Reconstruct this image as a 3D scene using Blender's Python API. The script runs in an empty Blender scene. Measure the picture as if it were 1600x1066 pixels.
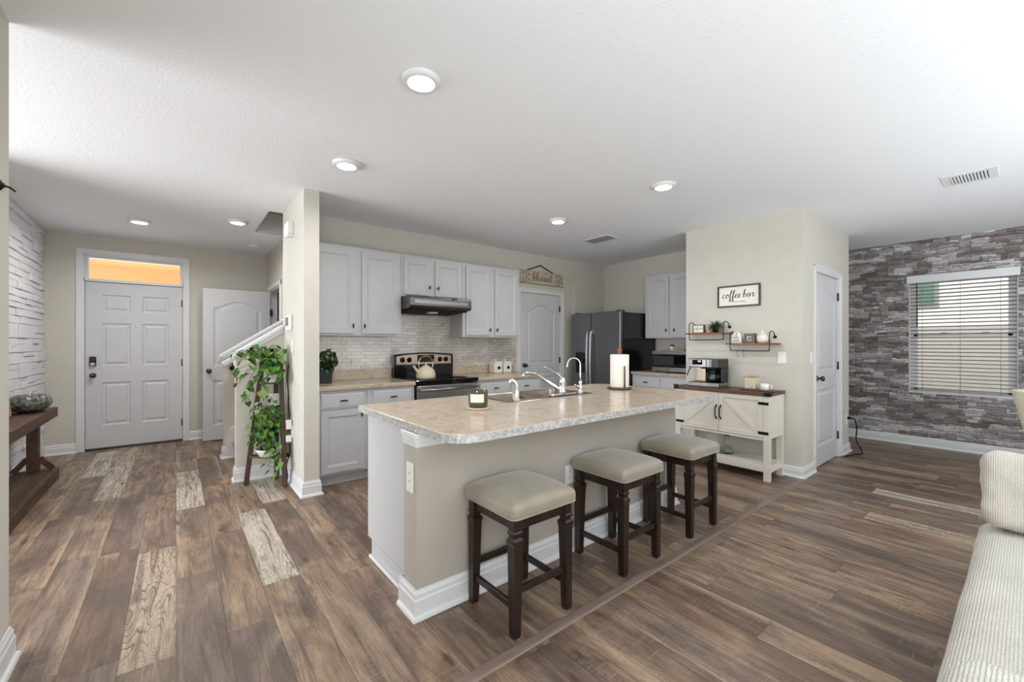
import bpy, bmesh, math, random
from mathutils import Vector, Matrix, noise as mnoise
C = bpy.context.scene.collection
sc = bpy.context.scene
PI = math.pi
H = 2.62
# World: X runs along the kitchen's back wall, Y towards it, the camera stands at (0,0).
# ------------------------------------------------------------------ camera
cam = bpy.data.cameras.new('camera'); camo = bpy.data.objects.new('camera', cam); C.objects.link(camo)
cam.sensor_fit = 'HORIZONTAL'; cam.sensor_width = 36.0; cam.lens = 36.0 * 652 / 1600
cam.shift_y = (537.5 - 533.0) / 1600; cam.clip_start = 0.02; cam.clip_end = 200
camo.location = (0, 0, 1.30)
camo.rotation_euler = (PI / 2, 0, math.atan2(810, 652) - PI / 2)
sc.camera = camo
# ------------------------------------------------------------------ world
W = bpy.data.worlds.new('world'); sc.world = W; W.use_nodes = True
nt = W.node_tree
bg = nt.nodes['Background']
bg.inputs['Color'].default_value = (0.86, 0.93, 1.0, 1); bg.inputs['Strength'].default_value = 3.3
# ------------------------------------------------------------------ daylight through the openings and added fills
def area(name, loc, rot, sx, sy, power, color=(1, 1, 1), spread=PI):
    l = bpy.data.lights.new(name, 'AREA'); l.shape = 'RECTANGLE'; l.size = sx; l.size_y = sy
    l.energy = power; l.color = color; l.spread = spread
    o = bpy.data.objects.new(name, l); C.objects.link(o); o.location = loc; o.rotation_euler = rot
    return o
# glazed openings in the wall behind the camera (y=-3.6), a wide window in the den that opens off the entry,
# and two added fills out of view: one from the left, one aimed up at the ceiling
area('daylight_patio_door', (5.0, -3.45, 1.1), (PI / 2, 0, 0), 2.2, 2.1, 10, (0.93, 0.97, 1.0))
area('daylight_living_window', (1.0, -3.45, 1.35), (PI / 2, 0, 0), 2.4, 1.8, 2, (0.93, 0.97, 1.0))
area('daylight_den_window', (-3.55, 3.9, 1.15), (0, -PI / 2, 0), 1.8, 2.8, 205, (0.92, 0.96, 1.0))
area('left_side_fill', (-0.50, -0.75, 1.40), (0, -PI / 2, 0), 1.5, 2.0, 45, (0.93, 0.97, 1.0))  # added fill at the windowless left wall, brightens the coffee and fridge walls
area('ceiling_fill_up', (2.3, -2.1, 0.04), (PI, 0, 0), 5.2, 2.5, 262, (0.87, 0.945, 1.0))  # added upward fill near the floor, only there to brighten the ceiling
sc.view_settings.view_transform = 'Standard'; sc.view_settings.look = 'None'
sc.view_settings.exposure = 0.0; sc.view_settings.gamma = 1.0
try: sc.view_settings.use_curve_mapping = False
except Exception: pass
sc.cycles.max_bounces = 8; sc.cycles.diffuse_bounces = 5; sc.cycles.glossy_bounces = 4
sc.cycles.transmission_bounces = 8; sc.cycles.transparent_max_bounces = 12
sc.cycles.caustics_reflective = False; sc.cycles.caustics_refractive = False
sc.cycles.sample_clamp_indirect = 6.0

# ------------------------------------------------------------------ mesh helpers
class B:
    """Collects shapes and links them as one mesh object."""
    def __init__(s): s.bm = bmesh.new(); s.mi = 0
    def face(s, vs, smooth=False):
        try: f = s.bm.faces.new(vs)
        except ValueError: return None
        f.material_index = s.mi; f.smooth = smooth; return f
    def box(s, x0, x1, y0, y1, z0, z1, bev=0.0, M=None, seg=2):
        x0, x1 = min(x0, x1), max(x0, x1); y0, y1 = min(y0, y1), max(y0, y1); z0, z1 = min(z0, z1), max(z0, z1)
        v = [s.bm.verts.new((x, y, z)) for z in (z0, z1) for y in (y0, y1) for x in (x0, x1)]
        fs = [s.face([v[i] for i in q]) for q in ((0, 2, 3, 1), (4, 5, 7, 6), (0, 1, 5, 4), (2, 6, 7, 3), (0, 4, 6, 2), (1, 3, 7, 5))]
        vs = v
        if bev > 0:
            es = list({e for f in fs for e in f.edges})
            bev = min(bev, 0.49 * min(x1 - x0, y1 - y0, z1 - z0))
            r = bmesh.ops.bevel(s.bm, geom=es, offset=bev, segments=seg, profile=0.5, affect='EDGES')
            vs = list({q for f in r['faces'] for q in f.verts} | {q for q in v if q.is_valid})
            for f in r['faces']: f.material_index = s.mi
        if M is not None:
            for q in vs: q.co = M @ q.co
        return s
    def bar(s, p0, p1, w, h, bev=0.0, up=(0, 0, 1)):
        """a rectangular bar between two points: w sideways, h along up"""
        p0, p1 = Vector(p0), Vector(p1); d = p1 - p0; L = d.length; d.normalize()
        u = Vector(up)
        if abs(u.dot(d)) > 0.98: u = Vector((0, 1, 0))
        a = d.cross(u).normalized(); u = a.cross(d).normalized()
        M = Matrix((( d.x, a.x, u.x, p0.x), (d.y, a.y, u.y, p0.y), (d.z, a.z, u.z, p0.z), (0, 0, 0, 1)))
        return s.box(0, L, -w / 2, w / 2, -h / 2, h / 2, bev, M)
    def prism(s, pts, a0, a1, axis='y', smooth=False):
        """a polygon pushed along an axis: pts are the two other coordinates"""
        def P(u, v, a):
            return (a, u, v) if axis == 'x' else (u, a, v) if axis == 'y' else (u, v, a)
        A = [s.bm.verts.new(P(u, v, a0)) for u, v in pts]; Bv = [s.bm.verts.new(P(u, v, a1)) for u, v in pts]
        n = len(pts)
        s.face(A); s.face(Bv[::-1])
        for i in range(n):
            j = (i + 1) % n; s.face([A[i], Bv[i], Bv[j], A[j]], smooth)
        return s
    def lathe(s, prof, c=(0, 0, 0), seg=24, axis='z', smooth=True, sy=1.0, M=None):
        c = Vector(c); rings = []
        for r, h in prof:
            if r < 1e-6: r = 1e-5
            ring = []
            for k in range(seg):
                t = 2 * PI * k / seg; a, b = r * math.cos(t), r * math.sin(t) * sy
                p = Vector((a, b, h)) if axis == 'z' else Vector((h, a, b)) if axis == 'x' else Vector((a, h, b))
                p = p + c
                if M is not None: p = M @ p
                ring.append(s.bm.verts.new(p))
            rings.append(ring)
        for i in range(len(rings) - 1):
            for k in range(seg):
                j = (k + 1) % seg; s.face([rings[i][k], rings[i][j], rings[i + 1][j], rings[i + 1][k]], smooth)
        s.face(rings[0][::-1]); s.face(rings[-1])
        return s
    def tube(s, pts, r, seg=8, closed=False, flat=1.0):
        pts = [Vector(p) for p in pts]; n = len(pts)
        rr = r if isinstance(r, (list, tuple)) else [r] * n
        up = None; rings = []
        for i in range(n):
            if closed: d = pts[(i + 1) % n] - pts[i - 1]
            else: d = pts[min(i + 1, n - 1)] - pts[max(i - 1, 0)]
            if d.length < 1e-9: d = Vector((0, 0, 1))
            d.normalize()
            if up is None:
                up = Vector((0, 0, 1)) if abs(d.z) < 0.9 else Vector((1, 0, 0))
            a = d.cross(up)
            if a.length < 1e-6: a = d.cross(Vector((0, 1, 0)))
            a.normalize(); up = a.cross(d).normalized()
            rings.append([s.bm.verts.new(pts[i] + (a * math.cos(2 * PI * k / seg) + up * math.sin(2 * PI * k / seg) * flat) * rr[i]) for k in range(seg)])
        m = n if closed else n - 1
        for i in range(m):
            R0, R1 = rings[i], rings[(i + 1) % n]
            for k in range(seg):
                j = (k + 1) % seg; s.face([R0[k], R0[j], R1[j], R1[k]], True)
        if not closed: s.face(rings[0][::-1]); s.face(rings[-1])
        return s
    def soft(s, x0, x1, y0, y1, z0, z1, r, crown=0.0, n=10, M=None, puff=0.0, lump=0.0):
        """a rounded cushion: box with radius r, top raised by crown, sides puffed"""
        cx, cy, cz = (x0 + x1) / 2, (y0 + y1) / 2, (z0 + z1) / 2
        hx, hy, hz = (x1 - x0) / 2, (y1 - y0) / 2, (z1 - z0) / 2
        tmp = bmesh.new(); bmesh.ops.create_cube(tmp, size=2.0)
        bmesh.ops.subdivide_edges(tmp, edges=list(tmp.edges), cuts=n, use_grid_fill=True)
        vm = {}
        for v in tmp.verts:
            q = v.co.copy()
            q = Vector([math.copysign(abs(t) ** 0.8, t) for t in q])
            p = Vector((q.x * hx, q.y * hy, q.z * hz))
            core = Vector((max(-hx + r, min(hx - r, p.x)), max(-hy + r, min(hy - r, p.y)), max(-hz + r, min(hz - r, p.z))))
            d = p - core
            if d.length > 1e-9:
                mx = max(abs(d.x), abs(d.y), abs(d.z)); p = core + d.normalized() * min(r, max(mx, 0) if True else r)
            fx = 1 - (p.x / hx) ** 2; fy = 1 - (p.y / hy) ** 2; fz = 1 - (p.z / hz) ** 2
            if p.z > 0: p.z += crown * (max(fx, 0) * max(fy, 0)) ** 0.6 * (p.z / hz)
            if puff:
                p.x += puff * max(fy, 0) * max(fz, 0) * (p.x / hx); p.y += puff * max(fx, 0) * max(fz, 0) * (p.y / hy)
            if lump: p = p + mnoise.noise_vector(p * 7.0 + Vector((cx, cy, 0))) * lump + mnoise.noise_vector(p * 19.0) * (lump * 0.35)
            p = p + Vector((cx, cy, cz))
            if M is not None: p = M @ p
            vm[v] = s.bm.verts.new(p)
        for f in tmp.faces: s.face([vm[v] for v in f.verts], True)
        tmp.free(); return s
    def slab(s, w, h, loops, prof, mp, t=0.035, u0=0.0, v0=0.0):
        """a slab u0..u0+w by v0..v0+h whose front (depth 0) has moulded panels; depth grows into the slab
        loops: counter-clockwise outlines; prof: (inset, depth) steps after each outline"""
        bm = s.bm
        outer = [(u0, v0), (u0 + w, v0), (u0 + w, v0 + h), (u0, v0 + h)]
        ov = [bm.verts.new(mp(u, v, 0)) for u, v in outer]; ob = [bm.verts.new(mp(u, v, t)) for u, v in outer]
        for i in range(4):
            j = (i + 1) % 4; s.face([ov[i], ov[j], ob[j], ob[i]])
        s.face(ob)
        edges = [bm.edges.get((ov[i], ov[(i + 1) % 4])) or bm.edges.new((ov[i], ov[(i + 1) % 4])) for i in range(4)]
        for lp in loops:
            prev = [bm.verts.new(mp(u, v, 0)) for u, v in lp]; n = len(lp)
            edges += [bm.edges.new((prev[i], prev[(i + 1) % n])) for i in range(n)]
            for ins, dep in prof:
                cur = [bm.verts.new(mp(u, v, dep)) for u, v in inset(lp, ins)]
                for i in range(n):
                    j = (i + 1) % n; s.face([prev[i], prev[j], cur[j], cur[i]])
                prev = cur
            s.face(prev)
        if loops:
            r = bmesh.ops.triangle_fill(bm, use_beauty=True, use_dissolve=False, edges=edges)
            for g in r['geom']:
                if isinstance(g, bmesh.types.BMFace): g.material_index = s.mi
        else: s.face(ov)
        return s
    def stroke(s, pts, w, mp, d=0.0, t=0.0012, nib=None, thin=0.35):
        """a pen stroke lying on a surface; broad on down-strokes when nib is set"""
        P = smooth_pts(pts, 6); n = len(P); L = []; R = []
        for i in range(n):
            a = P[max(i - 1, 0)]; b = P[min(i + 1, n - 1)]
            dx, dy = b[0] - a[0], b[1] - a[1]; l = math.hypot(dx, dy) or 1e-6
            nx, ny = -dy / l, dx / l
            ww = w
            if nib: ww = w * (thin + (1 - thin) * max(0.0, (-dy / l)) ** 0.8) if dy < 0 else w * thin
            e = min(i, n - 1 - i) / 3.0; ww *= min(1.0, 0.45 + e * 0.55)
            L.append((P[i][0] + nx * ww / 2, P[i][1] + ny * ww / 2)); R.append((P[i][0] - nx * ww / 2, P[i][1] - ny * ww / 2))
        lv = [s.bm.verts.new(mp(u, v, d - t)) for u, v in L]; rv = [s.bm.verts.new(mp(u, v, d - t)) for u, v in R]
        lb = [s.bm.verts.new(mp(u, v, d + 0.0004)) for u, v in L]; rb = [s.bm.verts.new(mp(u, v, d + 0.0004)) for u, v in R]
        for i in range(n - 1):
            s.face([lv[i], rv[i], rv[i + 1], lv[i + 1]]); s.face([lv[i], lv[i + 1], lb[i + 1], lb[i]]); s.face([rv[i], rb[i], rb[i + 1], rv[i + 1]])
        return s
    def obj(s, name, mats, parent=None, loc=(0, 0, 0), rz=0.0, fix=True):
        if fix: bmesh.ops.recalc_face_normals(s.bm, faces=list(s.bm.faces))
        me = bpy.data.meshes.new(name); s.bm.to_mesh(me); s.bm.free()
        for m in (mats if isinstance(mats, (list, tuple)) else [mats]): me.materials.append(m)
        o = bpy.data.objects.new(name, me); C.objects.link(o); o.location = loc; o.rotation_euler = (0, 0, rz)
        if parent is not None: o.parent = parent
        return o

def inset(lp, d):
    n = len(lp); out = []
    for i in range(n):
        a, b, c = lp[i - 1], lp[i], lp[(i + 1) % n]
        e1 = (b[0] - a[0], b[1] - a[1]); e2 = (c[0] - b[0], c[1] - b[1])
        l1 = math.hypot(*e1) or 1e-9; l2 = math.hypot(*e2) or 1e-9
        n1 = (-e1[1] / l1, e1[0] / l1); n2 = (-e2[1] / l2, e2[0] / l2)
        k = 1 + n1[0] * n2[0] + n1[1] * n2[1]; k = max(k, 0.3)
        out.append((b[0] + (n1[0] + n2[0]) * d / k, b[1] + (n1[1] + n2[1]) * d / k))
    return out
def smooth_pts(P, k=6):
    if len(P) < 3: return [tuple(p) for p in P]
    out = []; n = len(P)
    for i in range(n - 1):
        p0 = P[max(i - 1, 0)]; p1 = P[i]; p2 = P[i + 1]; p3 = P[min(i + 2, n - 1)]
        for j in range(k):
            t = j / k
            out.append(tuple(0.5 * ((2 * b) + (-a + c) * t + (2 * a - 5 * b + 4 * c - d) * t * t + (-a + 3 * b - 3 * c + d) * t ** 3) for a, b, c, d in zip(p0, p1, p2, p3)))
    out.append(tuple(P[-1])); return out
def rect(u0, u1, v0, v1): return [(u0, v0), (u1, v0), (u1, v1), (u0, v1)]
def arch(u0, u1, v0, v1, rise):
    """a panel outline whose top is an eyebrow curve"""
    P = [(u0, v0), (u1, v0)]; n = 22
    for k in range(n + 1):
        t = k / n; s_ = min(max((t - 0.05) / 0.90, 0), 1); P.append((u1 + (u0 - u1) * t, v1 + rise * (0.5 - 0.5 * math.cos(2 * PI * s_)) ** 0.72))
    return P
def front(y=0.0): return lambda u, v, d: (u, y + d, v)      # surface facing local -y
def root(name, label, cat, loc=(0, 0, 0), rz=0.0, group=None):
    o = bpy.data.objects.new(name, None); C.objects.link(o); o.empty_display_size = 0.05
    o.location = loc; o.rotation_euler = (0, 0, rz); return tag(o, label, cat, group)
def tag(o, label, cat, group=None):
    o['label'] = label; o['category'] = cat
    if group: o['group'] = group
    return o
def struct(o, label=None):
    o['kind'] = 'structure'
    if label: o['label'] = label
    return o
def copy_tree(o, parent=None):
    c = o.copy(); C.objects.link(c); c.parent = parent
    for ch in list(o.children): copy_tree(ch, c)
    return c
EAST = -PI / 2   # turns a thing built facing -y so that it faces -x (local x then runs towards -y)
WEST = PI / 2

# ------------------------------------------------------------------ materials
def srgb(r, g, b):
    f = lambda c: (c / 255 / 12.92) if c / 255 <= 0.04045 else ((c / 255 + 0.055) / 1.055) ** 2.4
    return (f(r), f(g), f(b), 1)
class NT:
    def __init__(s, name):
        s.m = bpy.data.materials.new(name); s.m.use_nodes = True; s.t = s.m.node_tree
        s.p = s.t.nodes['Principled BSDF']; s.tc = None
    def n(s, typ, **kw):
        nd = s.t.nodes.new(typ)
        for k, v in kw.items():
            if k in nd.inputs: nd.inputs[k].default_value = v
            else: setattr(nd, k, v)
        return nd
    def l(s, a, b): s.t.links.new(a, b)
    def obj(s):
        if s.tc is None: s.tc = s.n('ShaderNodeTexCoord')
        return s.tc.outputs['Object']
    def vmap(s, scale=(1, 1, 1), src=None, rot=(0, 0, 0)):
        m = s.n('ShaderNodeMapping'); m.inputs['Scale'].default_value = scale; m.inputs['Rotation'].default_value = rot
        s.l(src or s.obj(), m.inputs['Vector']); return m.outputs['Vector']
    def noise(s, scale, detail=3, rough=0.5, vec=None, dist=0.0):
        n = s.n('ShaderNodeTexNoise'); n.inputs['Scale'].default_value = scale; n.inputs['Detail'].default_value = detail
        n.inputs['Roughness'].default_value = rough; n.inputs['Distortion'].default_value = dist
        s.l(vec or s.obj(), n.inputs['Vector']); return n.outputs['Fac']
    def ramp(s, fac, stops, interp='LINEAR'):
        r = s.n('ShaderNodeValToRGB'); r.color_ramp.interpolation = interp; e = r.color_ramp.elements
        while len(e) < len(stops): e.new(0.5)
        for i, (p, c) in enumerate(stops):
            e[i].position = p; e[i].color = c if isinstance(c, tuple) else (c, c, c, 1)
        s.l(fac, r.inputs['Fac']); return r.outputs['Color']
    def math(s, op, a, b=None, clamp=False):
        m = s.n('ShaderNodeMath'); m.operation = op; m.use_clamp = clamp
        for i, v in enumerate((a, b)):
            if v is None: continue
            if isinstance(v, (int, float)): m.inputs[i].default_value = v
            else: s.l(v, m.inputs[i])
        return m.outputs[0]
    def mix(s, fac, a, b, mode='MIX'):
        m = s.n('ShaderNodeMix'); m.data_type = 'RGBA'; m.blend_type = mode
        for sock, v in ((m.inputs[0], fac), (m.inputs[6], a), (m.inputs[7], b)):
            if isinstance(v, (int, float, tuple)): sock.default_value = v
            else: s.l(v, sock)
        return m.outputs[2]
    def bump(s, h, strength=0.3, dist=0.01):
        b = s.n('ShaderNodeBump'); b.inputs['Strength'].default_value = strength; b.inputs['Distance'].default_value = dist
        s.l(h, b.inputs['Height']); s.l(b.outputs['Normal'], s.p.inputs['Normal'])
def mat(name, col, rough=0.5, metal=0.0, bump=None, var=0.0, spec=None, **kw):
    """procedural paint/metal/plastic: colour with a slight noise variation and optional fine bump (scale, strength)"""
    q = NT(name); q.p.inputs['Roughness'].default_value = rough; q.p.inputs['Metallic'].default_value = metal
    if spec is not None: q.p.inputs['Specular IOR Level'].default_value = spec
    for k, v in kw.items(): q.p.inputs[k].default_value = v
    v = var or 0.02
    n = q.noise(7.0, 3); dk = tuple(c * (1 - v) for c in col[:3]) + (1,); lt = tuple(min(1, c * (1 + v)) for c in col[:3]) + (1,)
    q.l(q.ramp(n, [(0.3, dk), (0.7, lt)]), q.p.inputs['Base Color'])
    if bump: q.bump(q.noise(bump[0], 4, 0.6), bump[1], bump[2] if len(bump) > 2 else 0.002)
    return q.m
def wood(name, c0, c1, c2, rough=0.45, scale=(1, 1, 1), along='x', ring=9.0, bumpk=0.15):
    q = NT(name); q.p.inputs['Roughness'].default_value = rough
    s = {'x': (1.2, 14, 14), 'y': (14, 1.2, 14), 'z': (14, 14, 1.2)}[along]
    v = q.vmap(tuple(a * b for a, b in zip(s, scale)))
    n1 = q.noise(1.6, 5, 0.6, v, 0.6); n2 = q.noise(ring, 4, 0.7, v)
    f = q.math('ADD', q.math('MULTIPLY', n1, 0.7), q.math('MULTIPLY', n2, 0.3))
    q.l(q.ramp(f, [(0.32, c0), (0.5, c1), (0.68, c2)]), q.p.inputs['Base Color'])
    q.bump(f, bumpk, 0.003); return q.m

M = {}
M['wall'] = mat('wall_paint_beige', srgb(208, 204, 195), 0.85, bump=(230, 0.12))
M['wall2'] = mat('wall_paint_island_grey', srgb(182, 175, 166), 0.85, bump=(230, 0.15))
M['trim'] = mat('trim_white_gloss', srgb(226, 227, 229), 0.35)
M['cab'] = mat('cabinet_white_satin', srgb(193, 194, 197), 0.42)
M['door'] = mat('door_white_paint', srgb(208, 209, 212), 0.4)
M['black'] = mat('black_metal', srgb(28, 26, 26), 0.42, 0.6)
M['blackp'] = mat('black_plastic', srgb(20, 20, 22), 0.3)
M['blackglass'] = mat('black_glass', srgb(9, 9, 11), 0.05)
M['blackgloss'] = mat('black_gloss_side', srgb(24, 24, 27), 0.12)
M['chrome'] = mat('chrome', srgb(225, 226, 228), 0.08, 1.0)
M['nickel'] = mat('dark_nickel', srgb(88, 84, 80), 0.3, 1.0)
M['plate'] = mat('white_plastic_plate', srgb(236, 236, 234), 0.35)
M['dark'] = mat('dark_gap', srgb(18, 17, 17), 0.8)
M['white_cer'] = mat('white_ceramic', srgb(236, 233, 226), 0.18)
M['cream'] = mat('cream_enamel', srgb(214, 203, 178), 0.3)
M['paper'] = mat('paper_white', srgb(240, 238, 230), 0.9, bump=(90, 0.25))
M['ink'] = mat('ink_black', srgb(30, 27, 26), 0.7)
M['soil'] = mat('soil', srgb(50, 38, 30), 0.95, bump=(60, 0.9, 0.01), var=0.3)

def ceiling_mat():
    q = NT('ceiling_orange_peel'); q.p.inputs['Roughness'].default_value = 0.9
    q.p.inputs['Base Color'].default_value = srgb(238, 240, 243)
    n = q.noise(58, 4, 0.55); n2 = q.ramp(n, [(0.42, 0.0), (0.6, 1.0)])
    q.bump(n2, 0.16, 0.004); return q.m
M['ceiling'] = ceiling_mat()

def floor_mat():
    """vinyl planks running along y: 0.18 wide, 1.22 long, each with its own tone, grain, rings and knots"""
    q = NT('vinyl_plank_floor')
    sep = q.n('ShaderNodeSeparateXYZ'); q.l(q.obj(), sep.inputs[0])
    x = q.math('DIVIDE', sep.outputs[0], 0.182); row = q.math('FLOOR', x); fx = q.math('FRACT', x)
    wn = q.n('ShaderNodeTexWhiteNoise'); wn.noise_dimensions = '1D'; q.l(row, wn.inputs['W'])
    off = q.math('MULTIPLY', wn.outputs['Value'], 1.22)
    y = q.math('DIVIDE', q.math('ADD', sep.outputs[1], off), 1.22); col = q.math('FLOOR', y); fy = q.math('FRACT', y)
    cmb = q.n('ShaderNodeCombineXYZ'); q.l(row, cmb.inputs[0]); q.l(col, cmb.inputs[1])
    w2 = q.n('ShaderNodeTexWhiteNoise'); w2.noise_dimensions = '3D'; q.l(cmb.outputs[0], w2.inputs['Vector'])
    rnd = w2.outputs['Value']
    sc3 = q.n('ShaderNodeSeparateColor'); q.l(w2.outputs['Color'], sc3.inputs[0]); r2, r3 = sc3.outputs[1], sc3.outputs[2]
    ga = q.n('ShaderNodeVectorMath'); ga.operation = 'MULTIPLY_ADD'; q.l(w2.outputs['Color'], ga.inputs[0]); ga.inputs[1].default_value = (31, 17, 9); q.l(q.obj(), ga.inputs[2])
    g = ga.outputs[0]
    g1 = q.noise(1.0, 6, 0.68, q.vmap((26, 1.8, 1), g), 0.9)
    g2 = q.noise(1.0, 5, 0.72, q.vmap((120, 9, 1), g), 0.5)
    rough = q.noise(1.0, 5, 0.75, q.vmap((95, 42, 1), g), 1.2)
    patch = q.noise(1.0, 4, 0.55, q.vmap((5.0, 1.9, 1), g), 1.0)
    field = q.noise(1.0, 2, 0.4, q.vmap((7.0, 1.25, 1), g), 0.5)
    ring = q.math('ABSOLUTE', q.math('SINE', q.math('MULTIPLY', q.math('ADD', field, q.math('MULTIPLY', g1, 0.05)), 105)))
    cross = q.noise(1.0, 3, 0.7, q.vmap((7, 170, 1), g))
    pale = q.math('GREATER_THAN', rnd, 0.85)
    tone = q.ramp(rnd, [(0.0, srgb(122, 98, 81)), (0.12, srgb(150, 124, 103)), (0.27, srgb(128, 108, 93)), (0.42, srgb(164, 139, 116)), (0.57, srgb(136, 117, 103)), (0.71, srgb(150, 128, 108)), (0.85, srgb(188, 170, 148)), (0.93, srgb(208, 198, 180))], 'CONSTANT')
    dk = q.math('SUBTRACT', 1.0, q.math('MULTIPLY', pale, 0.75))
    c = q.mix(q.math('MULTIPLY', q.ramp(patch, [(0.47, 0.0), (0.66, 0.80)]), dk), tone, srgb(88, 77, 71))
    c = q.mix(q.math('MULTIPLY', q.ramp(patch, [(0.26, 0.65), (0.46, 0.0)]), dk), c, srgb(190, 164, 136))
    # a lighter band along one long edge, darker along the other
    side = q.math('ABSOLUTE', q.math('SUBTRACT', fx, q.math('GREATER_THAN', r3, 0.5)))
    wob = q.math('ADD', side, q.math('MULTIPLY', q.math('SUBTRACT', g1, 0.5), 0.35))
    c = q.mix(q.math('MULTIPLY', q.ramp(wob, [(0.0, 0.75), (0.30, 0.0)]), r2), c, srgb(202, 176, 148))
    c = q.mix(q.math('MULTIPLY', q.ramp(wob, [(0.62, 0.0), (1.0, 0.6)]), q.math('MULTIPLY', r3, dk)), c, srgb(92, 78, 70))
    c = q.mix(q.ramp(g1, [(0.38, 0.68), (0.54, 0.0)]), c, srgb(82, 64, 54))
    c = q.mix(q.ramp(g2, [(0.36, 0.42), (0.56, 0.0)]), c, srgb(92, 75, 64))
    c = q.mix(q.math('MULTIPLY', q.ramp(rough, [(0.36, 1.0), (0.50, 0.0)]), q.ramp(patch, [(0.42, 0.12), (0.62, 0.55)])), c, srgb(66, 56, 52))
    c = q.mix(q.math('MULTIPLY', q.ramp(cross, [(0.60, 0.0), (0.72, 0.40)]), q.math('GREATER_THAN', r2, 0.55)), c, srgb(206, 188, 166))
    line = q.ramp(ring, [(0.05, 1.0), (0.42, 0.0)])
    wav = q.ramp(q.noise(1.0, 2, 0.5, q.vmap((4, 1.6, 1), g)), [(0.42, 0.0), (0.56, 1.0)])
    amt = q.math('ADD', q.math('MULTIPLY', q.math('MULTIPLY', pale, wav), 0.75), 0.16)
    c = q.mix(q.math('MULTIPLY', line, amt), c, srgb(76, 62, 54))
    vor = q.n('ShaderNodeTexVoronoi'); vor.feature = 'F1'; vor.inputs['Scale'].default_value = 1.0
    q.l(q.vmap((7.5, 2.1, 1), g), vor.inputs['Vector'])
    kn = q.ramp(q.math('ADD', vor.outputs['Distance'], q.math('MULTIPLY', rough, 0.20)), [(0.15, 0.85), (0.24, 0.0)])
    c = q.mix(kn, c, srgb(72, 50, 38))
    ex = q.math('MULTIPLY', q.math('MINIMUM', fx, q.math('SUBTRACT', 1.0, fx)), 0.182)
    ey = q.math('MULTIPLY', q.math('MINIMUM', fy, q.math('SUBTRACT', 1.0, fy)), 1.22)
    e = q.math('MINIMUM', ex, ey); seam = q.ramp(e, [(0.0, 1.0), (0.0014, 0.0)])
    c = q.mix(q.math('MULTIPLY', seam, 0.45), c, srgb(66, 54, 47))
    q.l(c, q.p.inputs['Base Color'])
    q.l(q.ramp(g2, [(0.3, 0.46), (0.7, 0.33)]), q.p.inputs['Roughness'])
    hgt = q.math('SUBTRACT', q.math('ADD', q.math('MULTIPLY', g2, 0.4), q.math('MULTIPLY', rough, 0.4)), q.math('ADD', seam, q.math('MULTIPLY', q.math('MULTIPLY', line, amt), 0.5)))
    q.bump(hgt, 0.30, 0.0015); q.p.inputs['Specular IOR Level'].default_value = 0.45
    return q.m
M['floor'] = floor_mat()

def laminate():
    q = NT('countertop_laminate'); q.p.inputs['Roughness'].default_value = 0.22
    a = q.noise(16, 5, 0.65, dist=0.8); b = q.noise(70, 4, 0.7); v = q.noise(190, 3, 0.7)
    c = q.ramp(a, [(0.30, srgb(166, 150, 134)), (0.45, srgb(192, 174, 154)), (0.58, srgb(203, 187, 168)), (0.72, srgb(183, 160, 138))])
    c = q.mix(q.ramp(b, [(0.34, 0.6), (0.46, 0.0)]), c, srgb(142, 132, 124))
    c = q.mix(q.ramp(b, [(0.58, 0.0), (0.70, 0.5)]), c, srgb(222, 214, 202))
    c = q.mix(q.ramp(v, [(0.36, 0.35), (0.48, 0.0)]), c, srgb(126, 112, 100))
    q.l(c, q.p.inputs['Base Color']); q.bump(v, 0.03, 0.001); return q.m
M['lam'] = laminate()

def tile_mat():
    q = NT('backsplash_glazed_tile'); q.p.inputs['Roughness'].default_value = 0.10; q.p.inputs['Specular IOR Level'].default_value = 0.9; q.p.inputs['Coat Weight'].default_value = 0.8; q.p.inputs['Coat Roughness'].default_value = 0.04; q.p.inputs['Coat IOR'].default_value = 1.8
    sw = q.n('ShaderNodeSeparateXYZ'); q.l(q.obj(), sw.inputs[0]); cb = q.n('ShaderNodeCombineXYZ'); q.l(sw.outputs[0], cb.inputs[0]); q.l(sw.outputs[2], cb.inputs[1])
    br = q.n('ShaderNodeTexBrick'); br.inputs['Scale'].default_value = 1.0; br.inputs['Brick Width'].default_value = 0.098; br.inputs['Row Height'].default_value = 0.038
    br.inputs['Mortar Size'].default_value = 0.0022; br.inputs['Mortar Smooth'].default_value = 0.4; br.inputs['Bias'].default_value = 0.0
    br.inputs['Color1'].default_value = srgb(196, 188, 182); br.inputs['Color2'].default_value = srgb(222, 216, 212); br.inputs['Mortar'].default_value = srgb(150, 143, 138)
    q.l(cb.outputs[0], br.inputs['Vector'])
    n = q.noise(24, 5, 0.65, dist=1.0); c = q.mix(q.ramp(n, [(0.40, 0.35), (0.55, 0.0)]), br.outputs['Color'], srgb(160, 148, 142))
    q.l(c, q.p.inputs['Base Color'])
    wob = q.noise(9, 2); h = q.math('SUBTRACT', q.math('MULTIPLY', wob, 0.9), br.outputs['Fac'])
    q.bump(h, 0.35, 0.004); return q.m
M['tile'] = tile_mat()

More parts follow.
